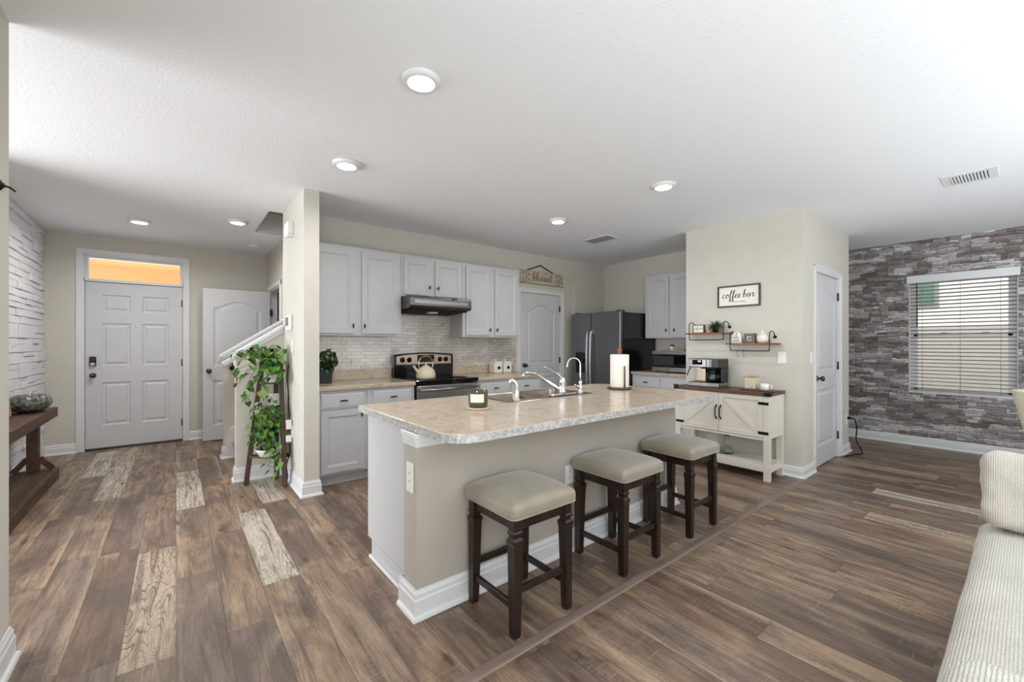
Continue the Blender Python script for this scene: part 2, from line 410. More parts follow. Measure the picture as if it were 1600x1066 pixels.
def stone_mat():
    """stacked ledge-stone wallpaper: thin uneven courses along y, streaked, with dark joints"""
    q = NT('ledge_stone_wallpaper'); q.p.inputs['Roughness'].default_value = 0.75
    sep = q.n('ShaderNodeSeparateXYZ'); q.l(q.obj(), sep.inputs[0])
    wy, wz = sep.outputs[1], sep.outputs[2]
    warp = q.math('MULTIPLY', q.math('SUBTRACT', q.noise(5.5, 4, 0.6, q.vmap((1, 1, 1.6))), 0.5), 0.085)
    zz = q.math('ADD', wz, warp)
    def layer(rh, bw, seed):
        r = q.math('DIVIDE', q.math('ADD', zz, seed), rh); row = q.math('FLOOR', r); fr = q.math('FRACT', r)
        w1 = q.n('ShaderNodeTexWhiteNoise'); w1.noise_dimensions = '1D'; q.l(q.math('ADD', row, seed * 7), w1.inputs['W'])
        bwr = q.math('MULTIPLY', q.math('ADD', w1.outputs['Value'], 0.5), bw)
        cx = q.math('DIVIDE', q.math('ADD', wy, q.math('MULTIPLY', w1.outputs['Value'], 9.7)), bwr); col = q.math('FLOOR', cx); fc = q.math('FRACT', cx)
        cm = q.n('ShaderNodeCombineXYZ'); q.l(row, cm.inputs[0]); q.l(col, cm.inputs[1]); cm.inputs[2].default_value = seed
        w2 = q.n('ShaderNodeTexWhiteNoise'); w2.noise_dimensions = '3D'; q.l(cm.outputs[0], w2.inputs['Vector'])
        return w2.outputs['Value'], fr, q.math('MULTIPLY', q.math('MINIMUM', fc, q.math('SUBTRACT', 1.0, fc)), bwr), w2.outputs['Color']
    v1, fr, ec, col1 = layer(0.031, 0.15, 0.0); v2, fr2, ec2, _ = layer(0.068, 0.26, 3.1)
    ga = q.n('ShaderNodeVectorMath'); ga.operation = 'MULTIPLY_ADD'; q.l(col1, ga.inputs[0]); ga.inputs[1].default_value = (5, 5, 5); q.l(q.obj(), ga.inputs[2])
    st = q.noise(1.0, 7, 0.75, q.vmap((8, 11, 75), ga.outputs[0]), 1.4)
    mo = q.noise(1.0, 5, 0.7, q.vmap((8, 22, 40), ga.outputs[0]), 0.8)
    tone = q.math('ADD', q.math('MULTIPLY', v1, 0.30), q.math('MULTIPLY', v2, 0.22))
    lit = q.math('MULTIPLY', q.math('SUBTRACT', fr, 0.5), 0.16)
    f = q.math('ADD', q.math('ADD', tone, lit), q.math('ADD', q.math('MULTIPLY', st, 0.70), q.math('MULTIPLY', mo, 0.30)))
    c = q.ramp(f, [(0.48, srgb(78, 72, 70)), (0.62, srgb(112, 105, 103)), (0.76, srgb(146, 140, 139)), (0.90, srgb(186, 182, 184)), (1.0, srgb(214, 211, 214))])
    c = q.mix(q.math('MULTIPLY', q.ramp(v2, [(0.25, 1.0), (0.35, 0.0)]), 0.30), c, srgb(112, 94, 84))
    ln = q.ramp(fr, [(0.0, 1.0), (0.16, 0.0)]); lc = q.ramp(ec, [(0.0, 1.0), (0.005, 0.0)]); l2 = q.ramp(fr2, [(0.0, 0.8), (0.07, 0.0)])
    c = q.mix(q.math('MULTIPLY', q.math('MAXIMUM', l2, q.math('MAXIMUM', ln, lc)), q.math('ADD', 0.30, q.math('MULTIPLY', mo, 0.7))), c, srgb(54, 49, 48))
    q.l(c, q.p.inputs['Base Color']); return q.m
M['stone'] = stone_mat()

def steel(name, col, rough=0.3, along='x'):
    q = NT(name); q.p.inputs['Metallic'].default_value = 1.0
    v = q.vmap({'x': (3, 3, 260), 'z': (260, 260, 3)}[along]); n = q.noise(1.0, 3, 0.6, v)
    dk = tuple(c * 0.88 for c in col[:3]) + (1,)
    q.l(q.ramp(n, [(0.3, dk), (0.7, col)]), q.p.inputs['Base Color'])
    q.l(q.ramp(n, [(0.3, rough * 0.85), (0.7, rough * 1.2)]), q.p.inputs['Roughness']); return q.m
M['steel'] = steel('brushed_steel', srgb(172, 171, 170), 0.28)
M['steelb'] = steel('sink_steel', srgb(164, 150, 138), 0.22)
M['steeld'] = steel('hood_steel', srgb(120, 119, 118), 0.3)
M['steelw'] = steel('brushed_steel_warm', srgb(205, 188, 170), 0.25)
M['blksteel'] = steel('black_stainless', srgb(138, 138, 141), 0.34, 'z')
M['handle'] = steel('handle_steel', srgb(176, 177, 182), 0.3, 'z')
def fabric(name, col, col2, sc_=420, rough=0.85, rib=None, sheen=0.2, b=0.35):
    q = NT(name); q.p.inputs['Roughness'].default_value = rough
    try: q.p.inputs['Sheen Weight'].default_value = sheen
    except Exception: pass
    a = q.noise(sc_, 2); d = q.noise(5, 3)
    q.l(q.ramp(q.math('ADD', q.math('MULTIPLY', a, 0.5), q.math('MULTIPLY', d, 0.5)), [(0.35, col2), (0.62, col)]), q.p.inputs['Base Color'])
    if rib:
        w = q.n('ShaderNodeTexWave'); w.wave_type = 'BANDS'; w.bands_direction = rib[1]; w.inputs['Scale'].default_value = rib[0]
        w.inputs['Distortion'].default_value = 2.0; w.inputs['Detail'].default_value = 2.0; w.inputs['Detail Scale'].default_value = 3.0
        q.l(q.obj(), w.inputs['Vector']); h = q.math('ADD', w.outputs['Fac'], q.math('MULTIPLY', q.noise(120, 3), 0.6))
        q.bump(h, 0.6, 0.005)
    else: q.bump(a, b, 0.001)
    return q.m
M['seat'] = fabric('stool_linen', srgb(158, 149, 132), srgb(134, 126, 110), 520, 0.5, sheen=0.5)
M['sofa'] = fabric('sofa_chenille', srgb(214, 211, 202), srgb(194, 189, 179), 200, 0.95, (42, 'Y'), 0.3)
M['pillow'] = fabric('pillow_chenille', srgb(218, 212, 200), srgb(196, 189, 176), 200, 0.95, (44, 'Y'), 0.3)
M['stoolwood'] = wood('stool_espresso_wood', srgb(22, 15, 12), srgb(38, 26, 20), srgb(58, 40, 29), 0.3, along='z')
M['ladderwood'] = wood('ladder_walnut', srgb(46, 32, 25), srgb(76, 54, 41), srgb(98, 72, 55), 0.5, along='z')
M['console'] = wood('console_stained_pine', srgb(46, 31, 21), srgb(82, 59, 41), srgb(112, 84, 60), 0.6, along='y')
M['shelfwood'] = wood('shelf_brown_board', srgb(92, 58, 36), srgb(132, 86, 54), srgb(152, 104, 68), 0.5, along='x')
M['darktop'] = wood('cart_top_walnut', srgb(58, 40, 30), srgb(88, 62, 46), srgb(110, 80, 60), 0.4, along='x')
M['acacia'] = wood('acacia_wood', srgb(96, 54, 30), srgb(140, 82, 46), srgb(178, 112, 64), 0.35, along='x')
M['palewood'] = wood('pale_whitewashed_wood', srgb(176, 160, 138), srgb(198, 182, 160), srgb(214, 200, 180), 0.7, along='x')
M['lightwood'] = wood('light_pine', srgb(166, 132, 98), srgb(190, 158, 122), srgb(206, 176, 142), 0.5, along='z')
M['greywood'] = wood('strip_grey_oak', srgb(100, 84, 75), srgb(128, 110, 99), srgb(144, 126, 115), 0.4, along='x')
M['cart'] = mat('cart_white_paint', srgb(222, 216, 206), 0.45)
def glass(name, col=(1, 1, 1, 1), rough=0.0, ior=1.45):
    q = NT(name); q.p.inputs['Transmission Weight'].default_value = 1.0; q.p.inputs['Roughness'].default_value = rough
    q.p.inputs['Base Color'].default_value = col; q.p.inputs['IOR'].default_value = ior; return q.m
M['glass'] = glass('clear_glass', (0.95, 0.97, 0.97, 1))
M['amber'] = glass('olive_candle_glass', srgb(216, 214, 184), 0.03)
M['amber'] = mat('olive_candle_glass2', srgb(98, 94, 62), 0.08, **{'Transmission Weight': 0.35})
M['greenglass'] = glass('green_bottle_glass', srgb(60, 120, 90), 0.05)
def pane():
    q = NT('window_pane'); t = q.t
    tr = q.n('ShaderNodeBsdfTransparent'); gl = q.n('ShaderNodeBsdfGlossy'); gl.inputs['Roughness'].default_value = 0.02
    fr = q.n('ShaderNodeFresnel'); fr.inputs['IOR'].default_value = 1.45
    mx = q.n('ShaderNodeMixShader'); q.l(q.math('MULTIPLY', fr.outputs[0], 0.7), mx.inputs[0]); q.l(tr.outputs[0], mx.inputs[1]); q.l(gl.outputs[0], mx.inputs[2])
    q.l(mx.outputs[0], t.nodes['Material Output'].inputs['Surface']); return q.m
M['pane'] = pane()
def leafmat(name, c0, c1):
    q = NT(name); q.p.inputs['Roughness'].default_value = 0.32
    n = q.noise(9, 3); q.l(q.ramp(n, [(0.35, c0), (0.65, c1)]), q.p.inputs['Base Color'])
    return q.m
M['leaf'] = leafmat('pothos_leaf', srgb(30, 70, 26), srgb(74, 118, 46))
M['leaf2'] = leafmat('grass_leaf', srgb(34, 60, 30), srgb(86, 116, 62))
M['vine'] = mat('vine_stem', srgb(120, 130, 70), 0.6)
def emit(name, col, k):
    q = NT(name); q.p.inputs['Emission Color'].default_value = col; q.p.inputs['Emission Strength'].default_value = k
    q.p.inputs['Base Color'].default_value = (0.9, 0.9, 0.9, 1); return q.m
M['lamp'] = emit('lamp_diffuser_lit', (1.0, 0.98, 0.95, 1), 14)
# ================================================================== the setting
def box_struct(name, boxes, m, bev=0.0):
    b = B()
    for q in boxes: b.box(*q, bev)
    return struct(b.obj(name, m))
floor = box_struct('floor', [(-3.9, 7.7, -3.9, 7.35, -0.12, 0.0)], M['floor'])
box_struct('ceiling', [(-3.9, 7.7, -3.9, 4.745, H, H + 0.25), (-3.9, 0.72, 4.745, 5.74, H, H + 0.25), (-1.5, 7.7, 5.74, 7.35, H, H + 0.25), (5.0, 7.7, 4.745, 5.74, H, H + 0.25)], M['ceiling'])
# kitchen back wall (door opening x 3.855..4.665) with the end post and the furring beside the fridge
box_struct('wall_kitchen', [(0.965, 3.855, 4.59, 4.74, 0, H), (4.665, 4.909, 4.59, 4.74, 0, H), (3.855, 4.665, 4.59, 4.74, 2.045, H)], M['wall'])
box_struct('wall_furring', [(4.91, 5.75, 4.51, 4.74, 0, H)], M['wall'])
box_struct('wall_stub', [(0.842, 0.965, 3.857, 4.74, 0, H)], M['wall'])
box_struct('wall_fridge', [(5.63, 5.75, 2.56, 4.509, 0, H)], M['wall'])
box_struct('wall_coffee_nook', [(4.71, 4.83, 1.385, 2.56, 0, H), (4.83, 5.125, 1.385, 1.50, 0, H), (5.965, 6.37, 1.385, 1.50, 0, H), (5.125, 5.965, 1.385, 1.50, 2.045, H), (4.83, 6.37, 2.45, 2.56, 0, H), (6.25, 6.37, 1.50, 2.45, 0, H)], M['wall'])
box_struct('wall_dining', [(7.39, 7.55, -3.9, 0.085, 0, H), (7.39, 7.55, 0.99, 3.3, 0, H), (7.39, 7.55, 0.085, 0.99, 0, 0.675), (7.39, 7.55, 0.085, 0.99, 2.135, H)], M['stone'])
box_struct('wall_dining_end', [(5.75, 7.39, 3.2, 3.3, 0, H)], M['wall'])
box_struct('wall_entry', [(-1.35, -0.875, 7.13, 7.28, 0, H), (0.088, 2.3, 7.13, 7.28, 0, H), (-0.875, 0.088, 7.13, 7.28, 2.405, H)], M['wall'])
box_struct('wall_left_near', [(-0.66, -0.535, -3.9, 2.63, 0, H), (-0.80, -0.66, 2.51, 2.63, 0, H)], M['wall'])
box_struct('wall_den', [(-3.8, -3.65, 1.2, 5.6, 0, H), (-3.65, -0.80, 1.2, 1.3, 0, H), (-3.65, -1.35, 5.5, 5.6, 0, H), (-0.80, -0.66, 1.3, 2.51, 0, H)], M['wall'])
box_struct('wall_back', [(-0.66, 7.55, -3.75, -3.6, 0, H)], M['wall'])
box_struct('wall_closet', [(1.053, 1.153, 5.84, 6.085, 0, H), (1.053, 1.153, 6.925, 7.13, 0, H), (1.053, 1.153, 6.085, 6.925, 2.06, H), (2.2, 2.3, 5.84, 7.13, 0, H)], M['wall'])
box_struct('wall_stair_far', [(1.053, 5.0, 5.74, 5.84, 0, H), (0.72, 5.0, 5.74, 5.84, H + 0.25, 4.4), (0.60, 0.72, 4.62, 5.84, H + 0.25, 4.4), (0.6, 5.0, 4.62, 4.74, H + 0.25, 4.4), (5.0, 5.1, 4.62, 5.84, 0, 4.4), (0.6, 5.1, 4.62, 5.84, 4.4, 4.5), (2.0, 5.0, 4.74, 4.745, 0, H)], M['wall'])

# left entry wall: white sculpted brick panels, blocks of different depth
def brick_wall():
    random.seed(5); b = B(); b.box(-1.35, -1.205, 4.45, 7.13, 0, H)
    z = 0.0
    while z < H - 0.01:
        h = random.choice([0.055, 0.075, 0.11, 0.075, 0.14]); h = min(h, H - z); y = 7.13
        while y > 4.50:
            w = random.choice([0.16, 0.22, 0.30, 0.40, 0.24]); y0 = max(y - w, 4.452)
            if h > 0.1 and random.random() < 0.55:
                k = random.uniform(0.35, 0.65)
                for za, zb in ((z, z + h * k), (z + h * k, z + h)): b.box(-1.206, -1.195 + random.uniform(0.0, 0.022), y0 + 0.003, y - 0.003, za + 0.003, zb - 0.003, 0.004, seg=1)
            else: b.box(-1.206, -1.195 + random.uniform(0.0, 0.022), y0 + 0.003, y - 0.003, z + 0.003, z + h - 0.003, 0.004, seg=1)
            y = y0
        z += h
    return struct(b.obj('wall_left', mat('brick_panel_white', srgb(228, 229, 232), 0.6)))
brick_wall()

# baseboards: stepped profile with a shoe
def base_run(b, p0, p1, n, h=0.135, e0=0.0, e1=0.0):
    """p0,p1 in plan; n = outward normal (towards the room); e0/e1 extend past the ends"""
    (x0, y0), (x1, y1) = p0, p1; L = math.hypot(x1 - x0, y1 - y0); dx, dy = (x1 - x0) / L, (y1 - y0) / L
    pr = [(0.0, 0.0), (0.030, 0.0), (0.030, 0.006), (0.026, 0.016), (0.016, 0.022), (0.016, h * 0.66), (0.012, h * 0.72), (0.012, h * 0.86), (0.007, h * 0.93), (0.005, h), (0.0, h)]
    def P(t, k, q): return (x0 + dx * t + n[0] * q[0], y0 + dy * t + n[1] * q[0], q[1])
    A = [b.bm.verts.new(P(-e0 * q[0], 0, q)) for q in pr]; E = [b.bm.verts.new(P(L + e1 * q[0], 0, q)) for q in pr]
    m = len(pr); b.face(A); b.face(E[::-1])
    for i in range(m):
        j = (i + 1) % m; b.face([A[i], E[i], E[j], A[j]])
def baseboard(name, runs):
    b = B()
    for r in runs: base_run(b, *r)
    return struct(b.obj(name, M['trim']))
baseboard('baseboard_left', [((-0.535, -3.6), (-0.535, 2.63), (1, 0), 0.135, 0, 1), ((-0.535, 2.63), (-0.80, 2.63), (0, 1), 0.135, 1, 0)])
baseboard('baseboard_entry', [((-1.18, 7.13), (-0.93, 7.13), (0, -1), 0.12), ((0.135, 7.13), (1.053, 7.13), (0, -1), 0.12)])
baseboard('baseboard_stub', [((0.842, 3.857), (0.842, 4.68), (-1, 0), 0.13, 1, 0), ((0.842, 3.857), (0.965, 3.857), (0, -1), 0.13, 1, 1), ((0.965, 3.857), (0.965, 3.98), (1, 0), 0.13, 1, 0)])
baseboard('baseboard_stairs', [((0.44, 4.69), (0.84, 4.69), (0, -1), 0.13, 1, 0), ((0.44, 4.69), (0.44, 4.81), (-1, 0), 0.13, 1, 0), ((0.42, 5.735), (0.42, 5.855), (-1, 0), 0.13, 1, 1), ((0.42, 5.735), (0.6, 5.735), (0, -1), 0.13, 1, 0)])
baseboard('baseboard_nook', [((4.71, 1.385), (4.71, 2.56), (-1, 0), 0.105, 1, 0), ((4.71, 1.385), (5.06, 1.385), (0, -1), 0.105, 1, 0), ((6.035, 1.385), (6.37, 1.385), (0, -1), 0.105, 0, 1), ((6.37, 1.385), (6.37, 2.5), (1, 0), 0.105, 1, 0)])
baseboard('baseboard_dining', [((7.39, -3.6), (7.39, 3.2), (-1, 0), 0.115)])
baseboard('baseboard_kitchen', [((3.70, 4.59), (3.77, 4.59), (0, -1), 0.12), ((4.73, 4.59), (4.90, 4.59), (0, -1), 0.12)])

# floor joint strip
b = B(); b.prism([(1.334, 0.0), (1.340, 0.006), (1.350, 0.008), (1.374, 0.008), (1.384, 0.006), (1.390, 0.0)], -0.50, 4.66, 'x')
o = struct(b.obj('trim_1', M['greywood']), 'grey oak joint strip across the plank floor')

# ---- stairs, knee walls and their sloping caps
SL = 0.675
def knee(name, x0, y0, y1, ztop):
    b = B(); xe = 1.05 if y0 > 5 else 0.841
    b.prism([(x0, 0), (xe, 0), (xe, ztop + SL * (xe - x0)), (x0, ztop)], y0, y1, 'y')
    return struct(b.obj(name, M['wall']))
knee('wall_stair_near', 0.44, 4.69, 4.81, 1.145)
knee('wall_stair_far_knee', 0.42, 5.735, 5.855, 1.115)
def cap(name, x0, y0, y1, z0, xe, ext):
    b = B()
    def strip(dx, za, zb, ya, yb):
        b.prism([(x0 - dx, z0 - SL * dx + za), (xe, z0 + SL * (xe - x0) + za), (xe, z0 + SL * (xe - x0) + zb), (x0 - dx, z0 - SL * dx + zb)], ya, yb, 'y')
    strip(0.035, 0.050, 0.080, y0 - 0.035, y1 + 0.035)      # cap board
    strip(0.016, 0.022, 0.0495, y0 - 0.018, y1 + 0.018)
    strip(0.010, 0.002, 0.0215, y0 - 0.011, y1 + 0.011)
    b.box(x0 - 0.012, x0, y0 - 0.012, y1 + 0.012, z0 - 0.05, z0 + 0.0)
    return struct(b.obj(name, M['trim']))
cap('trim_2', 0.44, 4.69, 4.81, 1.145, 0.840, 0)
cap('trim_3', 0.42, 5.735, 5.855, 1.115, 1.052, 0)
stw = wood('stair_tread_oak', srgb(130, 96, 66), srgb(160, 122, 88), srgb(182, 144, 106), 0.4, along='y')
b = B()
n = 9
for i in range(n): b.box(0.52 + 0.262 * i, 0.52 + 0.262 * n, 4.812, 5.733, 0.182 * i if i else 0.0, 0.182 * (i + 1) - 0.03)
b.mi = 1
for i in range(n): b.box(0.495 + 0.262 * i, 0.78 + 0.262 * i, 4.812, 5.733, 0.182 * (i + 1) - 0.03, 0.182 * (i + 1), 0.008)
struct(b.obj('stairs', [M['trim'], stw]), 'oak treads of the staircase behind the half wall')
b = B(); b.prism([(0.44, 0.0), (2.2, 0.0), (2.2, 1.5), (0.60, 0.42), (0.47, 0.33), (0.44, 0.20)], 5.714, 5.734, 'y'); struct(b.obj('trim_4', M['trim']))
hr = root('stair_handrail', 'white handrail on dark brackets inside the staircase', 'handrail')
b = B(); b.bar((0.40, 5.66, 1.06), (2.4, 5.66, 1.06 + SL * 2.0), 0.045, 0.06, 0.012); b.obj('rail', M['trim'], hr)
for xx in (0.50, 1.6):
    zz = 1.06 + SL * (xx - 0.40) - 0.03
    b = B(); b.tube(smooth_pts([(xx, 5.735, zz - 0.075), (xx, 5.70, zz - 0.08), (xx, 5.665, zz - 0.05), (xx, 5.66, zz)], 5), 0.009, 8); b.lathe([(0.028, 0), (0.028, 0.008), (0.012, 0.014)], (xx, 5.720, zz - 0.075), 14, 'y'); b.obj('bracket', M['black'], hr)

# ---- doors (local: x across, front faces -y)
P_OLD = [(0.006, 0.007), (0.012, 0.012), (0.030, 0.012), (0.048, 0.003)]
def hinge(parent, x, z, y=-0.002, name='hinge'):
    b = B(); b.lathe([(0.007, -0.045), (0.007, 0.045)], (x, y - 0.006, z), 10); b.box(x - 0.016, x + 0.016, y - 0.002, y + 0.002, z - 0.045, z + 0.045); b.obj(name, M['nickel'], parent)
def knob(parent, x, z, y0=0.0, name='door_knob', m='nickel', side=-1):
    b = B(); s = side
    b.lathe([(0.031, 0.0), (0.031, s * 0.006), (0.026, s * 0.012), (0.012, s * 0.016), (0.011, s * 0.034), (0.020, s * 0.040), (0.028, s * 0.052), (0.027, s * 0.064), (0.016, s * 0.072), (0.0, s * 0.074)], (x, y0, z), 20, 'y')
    b.obj(name, M[m], parent)
def door_arch(name, w, loc, rz, knob_left=True, h=2.03, hinges=True, label=None, casing=True, ch=0.065, knobz=0.93, knob2=True):
    r = bpy.data.objects.new(name, None); C.objects.link(r); r.location = loc; r.rotation_euler = (0, 0, rz); struct(r, label)
    b = B(); s = 0.115
    L = [arch(s, w - s, 0.985, 1.78, 0.09), rect(s, w - s, 0.20, 0.80)]
    b.slab(w, h, L, [(0.008, 0.006), (0.022, 0.009), (0.040, 0.009), (0.055, 0.002)], lambda u, v, d: (u, d, v + 0.012))
    b.obj('leaf', M['door'], r)
    kx = 0.065 if knob_left else w - 0.065
    knob(r, kx, knobz)
    if hinges:
        for z in (0.25, 1.05, 1.84): hinge(r, w + 0.003 if knob_left else -0.003, z)
    if casing:
        b = B(); g = 0.012
        for t in (0, 1):
            x0, x1 = (-g - ch, -g) if t == 0 else (w + g, w + g + ch)
            b.box(x0, x1, -0.024, -0.0125, 0, h + 0.022 + ch, 0.004)
            xo0, xo1 = (x0 - 0.003, x0 + 0.016) if t == 0 else (x1 - 0.016, x1 + 0.003)
            b.box(xo0, xo1, -0.030, -0.0125, 0, h + 0.022 + ch, 0.004)
            b.box(-g, -0.004, -0.012, 0.10, 0, h + 0.03) if t == 0 else b.box(w + 0.004, w + g, -0.012, 0.10, 0, h + 0.03)
        b.box(-g - ch, w + g + ch, -0.0235, -0.0125, h + 0.022, h + 0.022 + ch, 0.004)
        b.box(-g - ch - 0.003, w + g + ch + 0.003, -0.030, -0.0125, h + 0.022 + ch - 0.016, h + 0.025 + ch, 0.004)
        b.box(-0.004, w + 0.004, -0.012, 0.10, h + 0.016, h + 0.03)
        b.obj('casing', M['trim'], r)
    return r
# entry door: six panels, transom above
e = bpy.data.objects.new('door_1', None); C.objects.link(e); e.location = (-0.853, 7.15, 0); struct(e, 'white six-panel front door under a transom window')
w, h = 0.919, 2.03
b = B(); c0, c1, c2, c3 = 0.14, 0.405, 0.515, 0.78
b.slab(w, h, [rect(*q) for q in ((c0, c1, 0.27, 0.80), (c2, c3, 0.27, 0.80), (c0, c1, 1.0, 1.53), (c2, c3, 1.0, 1.53), (c0, c1, 1.67, 1.88), (c2, c3, 1.67, 1.88))], P_OLD, lambda u, v, d: (u, d, v + 0.025), 0.045)
b.obj('leaf', M['door'], e)
knob(e, 0.065, 0.915)
b = B(); b.box(0.035, 0.095, -0.024, 0, 1.03, 1.145, 0.008); b.mi = 1; b.box(0.041, 0.089, -0.0255, -0.0235, 1.075, 1.139, 0.002)
b.mi = 2; b.lathe([(0.022, -0.0238), (0.022, -0.036), (0.017, -0.040), (0, -0.041)], (0.065, 0, 1.053), 18, 'y'); b.box(0.061, 0.069, -0.056, -0.038, 1.036, 1.070, 0.003)
b.obj('keypad_lock', [M['nickel'], M['blackglass'], M['chrome']], e)
b = B(); b.lathe([(0.012, 0), (0.012, -0.004), (0.007, -0.006), (0, -0.0065)], (0.46, 0, 1.52), 14, 'y'); b.obj('peephole', M['chrome'], e)
b = B(); b.box(0.03, 0.08, -0.012, 0, 2.022, 2.034, 0.003); b.obj('door_sensor', M['plate'], e)
for z in (0.25, 1.05, 1.84): hinge(e, w + 0.004, z)
b = B(); b.box(-0.004, w + 0.004, -0.015, 0.07, 0, 0.02, 0.003); b.obj('threshold', M['nickel'], e)
# frame of door and transom
b = B()
for x0, x1 in ((-0.022, -0.004), (w + 0.004, w + 0.022)): b.box(x0, x1, -0.02, 0.12, 0, 2.395)
b.box(-0.022, w + 0.022, -0.02, 0.12, 2.062, 2.092); b.box(-0.022, w + 0.022, -0.02, 0.12, 2.375, 2.405)
b.box(-0.02, w + 0.02, 0.0465, 0.06, 0.0, 2.07)
b.box(-0.022, 0.025, 0.02, 0.09, 2.092, 2.375); b.box(w - 0.025, w + 0.022, 0.02, 0.09, 2.092, 2.375)
b.box(0.025, w - 0.025, 0.02, 0.09, 2.350, 2.375)
for x0, x1 in ((-0.078, -0.012), (w + 0.012, w + 0.078)): b.box(x0, x1, -0.034, -0.0205, 0, 2.395 + 0.055, 0.004)
b.box(-0.078, w + 0.078, -0.0335, -0.0205, 2.385, 2.451, 0.004)
b.obj('frame', M['trim'], e)
b = B(); b.box(0.02, w - 0.02, 0.05, 0.055, 2.08, 2.38); b.obj('transom_pane', M['pane'], e)
# closet door standing open towards the entry wall
d2 = door_arch('door_2', 0.78, (0.275, 6.86, 0), 0.0, True, casing=False, hinges=False, label='white arched-panel door standing open beside the front door', knobz=0.94)
hinge(d2, 0.79, 1.75); hinge(d2, 0.79, 0.25); hinge(d2, 0.79, 1.0)
b = B(); b.box(-0.001, 0.0, 0.008, 0.028, 0.90, 0.98); b.obj('latch_plate', M['nickel'], d2)
b = B()
for y0, y1 in ((6.02, 6.085), (6.925, 6.99)): b.box(1.035, 1.0525, y0, y1, 0, 2.13, 0.004)
b.box(1.0355, 1.0525, 6.02, 6.99, 2.065, 2.13, 0.004)
for y0, y1 in ((6.085, 6.10), (6.91, 6.925)): b.box(1.053, 1.153, y0, y1, 0, 2.06)
b.box(1.053, 1.153, 6.10, 6.91, 2.045, 2.06); struct(b.obj('trim_5', M['trim']), 'white casing of the closet doorway')
# kitchen pantry door, nook door
door_arch('door_3', 0.795, (3.862, 4.605, 0), 0.0, True, label='white arched-panel door beside the fridge', ch=0.058, knobz=0.99)
door_arch('door_4', 0.815, (5.137, 1.400, 0), 0.0, True, label='narrow-looking white door on the nook wall facing the dining room', ch=0.062, knobz=0.94)

# ---- dining window with blinds and the neighbour's house outside
wr = bpy.data.objects.new('window_1', None); C.objects.link(wr); wr.location = (7.39, 0.985, 0); wr.rotation_euler = (0, 0, EAST); struct(wr, 'white sash window behind blinds in the stone wall')
ww = 0.895
b = B()
for z0, z1, y in ((0.70, 1.43, 0.075), (1.40, 2.12, 0.10)):
    b.box(0.0, 0.070, y, y + 0.025, z0, z1); b.box(ww - 0.070, ww, y, y + 0.025, z0, z1); b.box(0.035, ww - 0.035, y, y + 0.025, z0, z0 + 0.035); b.box(0.035, ww - 0.035, y, y + 0.025, z1 - 0.035, z1)
b.obj('sash', M['trim'], wr)
b = B(); b.box(0.03, ww - 0.03, 0.085, 0.089, 0.72, 1.41); b.box(0.03, ww - 0.03, 0.11, 0.114, 1.42, 2.10); b.obj('pane', M['pane'], wr)
b = B(); b.box(-0.003, 0.0, 0.0, 0.15, 0.68, 2.132); b.box(ww, ww + 0.003, 0, 0.15, 0.68, 2.132); b.box(0, ww, 0, 0.15, 2.13, 2.134); b.box(-0.004, ww + 0.004, -0.012, 0.15, 0.676, 0.692, 0.003); b.obj('window_sill', M['trim'], wr)
b = B()
for x in (0.28, 0.62): b.box(x, x + 0.06, 0.060, 0.0745, 1.425, 1.44, 0.004)
b.obj('sash_lock', M['nickel'], wr)
bl = root('window_blinds', 'white horizontal-slat blinds hanging in the stone-wall window', 'blinds', (7.39, 0.985, 0), EAST)
b = B(); b.box(-0.012, ww + 0.012, -0.022, 0.03, 2.085, 2.165, 0.006); b.box(-0.02, ww + 0.02, -0.030, -0.022, 2.075, 2.172, 0.004); b.obj('valance', M['trim'], bl)
b = B()
blm = mat('blind_slat_backlit', srgb(160, 154, 147), 0.5)  # white slats, their backlit darkness put into the colour
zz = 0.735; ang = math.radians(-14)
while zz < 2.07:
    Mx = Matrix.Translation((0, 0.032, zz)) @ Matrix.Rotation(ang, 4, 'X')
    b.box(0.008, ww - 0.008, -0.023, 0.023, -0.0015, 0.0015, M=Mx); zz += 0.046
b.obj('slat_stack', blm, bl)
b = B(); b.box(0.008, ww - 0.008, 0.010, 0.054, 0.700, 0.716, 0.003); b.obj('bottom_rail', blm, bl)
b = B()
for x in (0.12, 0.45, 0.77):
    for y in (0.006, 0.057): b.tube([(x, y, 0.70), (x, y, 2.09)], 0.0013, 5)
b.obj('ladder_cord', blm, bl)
b = B(); b.tube([(0.075, 0.0, 2.08), (0.075, -0.004, 1.52)], 0.005, 6); b.obj('tilt_wand', M['dark'], bl)
# outside
nb = root('neighbour_house', 'cream stucco house with a green window seen through the blinds', 'house')
stucco = mat('stucco_cream', srgb(244, 240, 228), 0.9, bump=(40, 0.3, 0.01)); stucco2 = mat('stucco_tan', srgb(188, 183, 172), 0.9, bump=(40, 0.3, 0.01))
b = B(); b.box(10.6, 12, -6, 6, 1.62, 5.5); b.obj('upper_wall', stucco, nb)
b = B(); b.box(10.55, 12, -6, 6, -0.5, 1.62); b.obj('lower_wall', stucco2, nb)
b = B(); b.box(10.56, 10.62, 1.02, 1.55, 1.95, 2.75); b.obj('window_surround', mat('surround_grey', srgb(150, 156, 146), 0.7), nb)
b = B(); b.box(10.54, 10.57, 1.08, 1.5, 2.0, 2.66); b.obj('pane', mat('neighbour_pane', srgb(96, 128, 112), 0.1), nb)
b = B(); b.prism([(0.0, -0.2), (1.9, -0.2), (1.6, 0.42), (1.3, 0.50), (0.7, 0.2)], 9.6, 9.9, 'x'); tag(b.obj('mulch_mound', mat('mulch_brown', srgb(150, 100, 62), 0.95, bump=(30, 0.8, 0.03), var=0.3)), 'brown mound of mulch outside the blinds', 'mulch')
struct(B().box(7.6, 14, -8, 8, -0.5, -0.12).obj('ground_outside', mat('outside_ground', srgb(170, 158, 140), 0.95)))
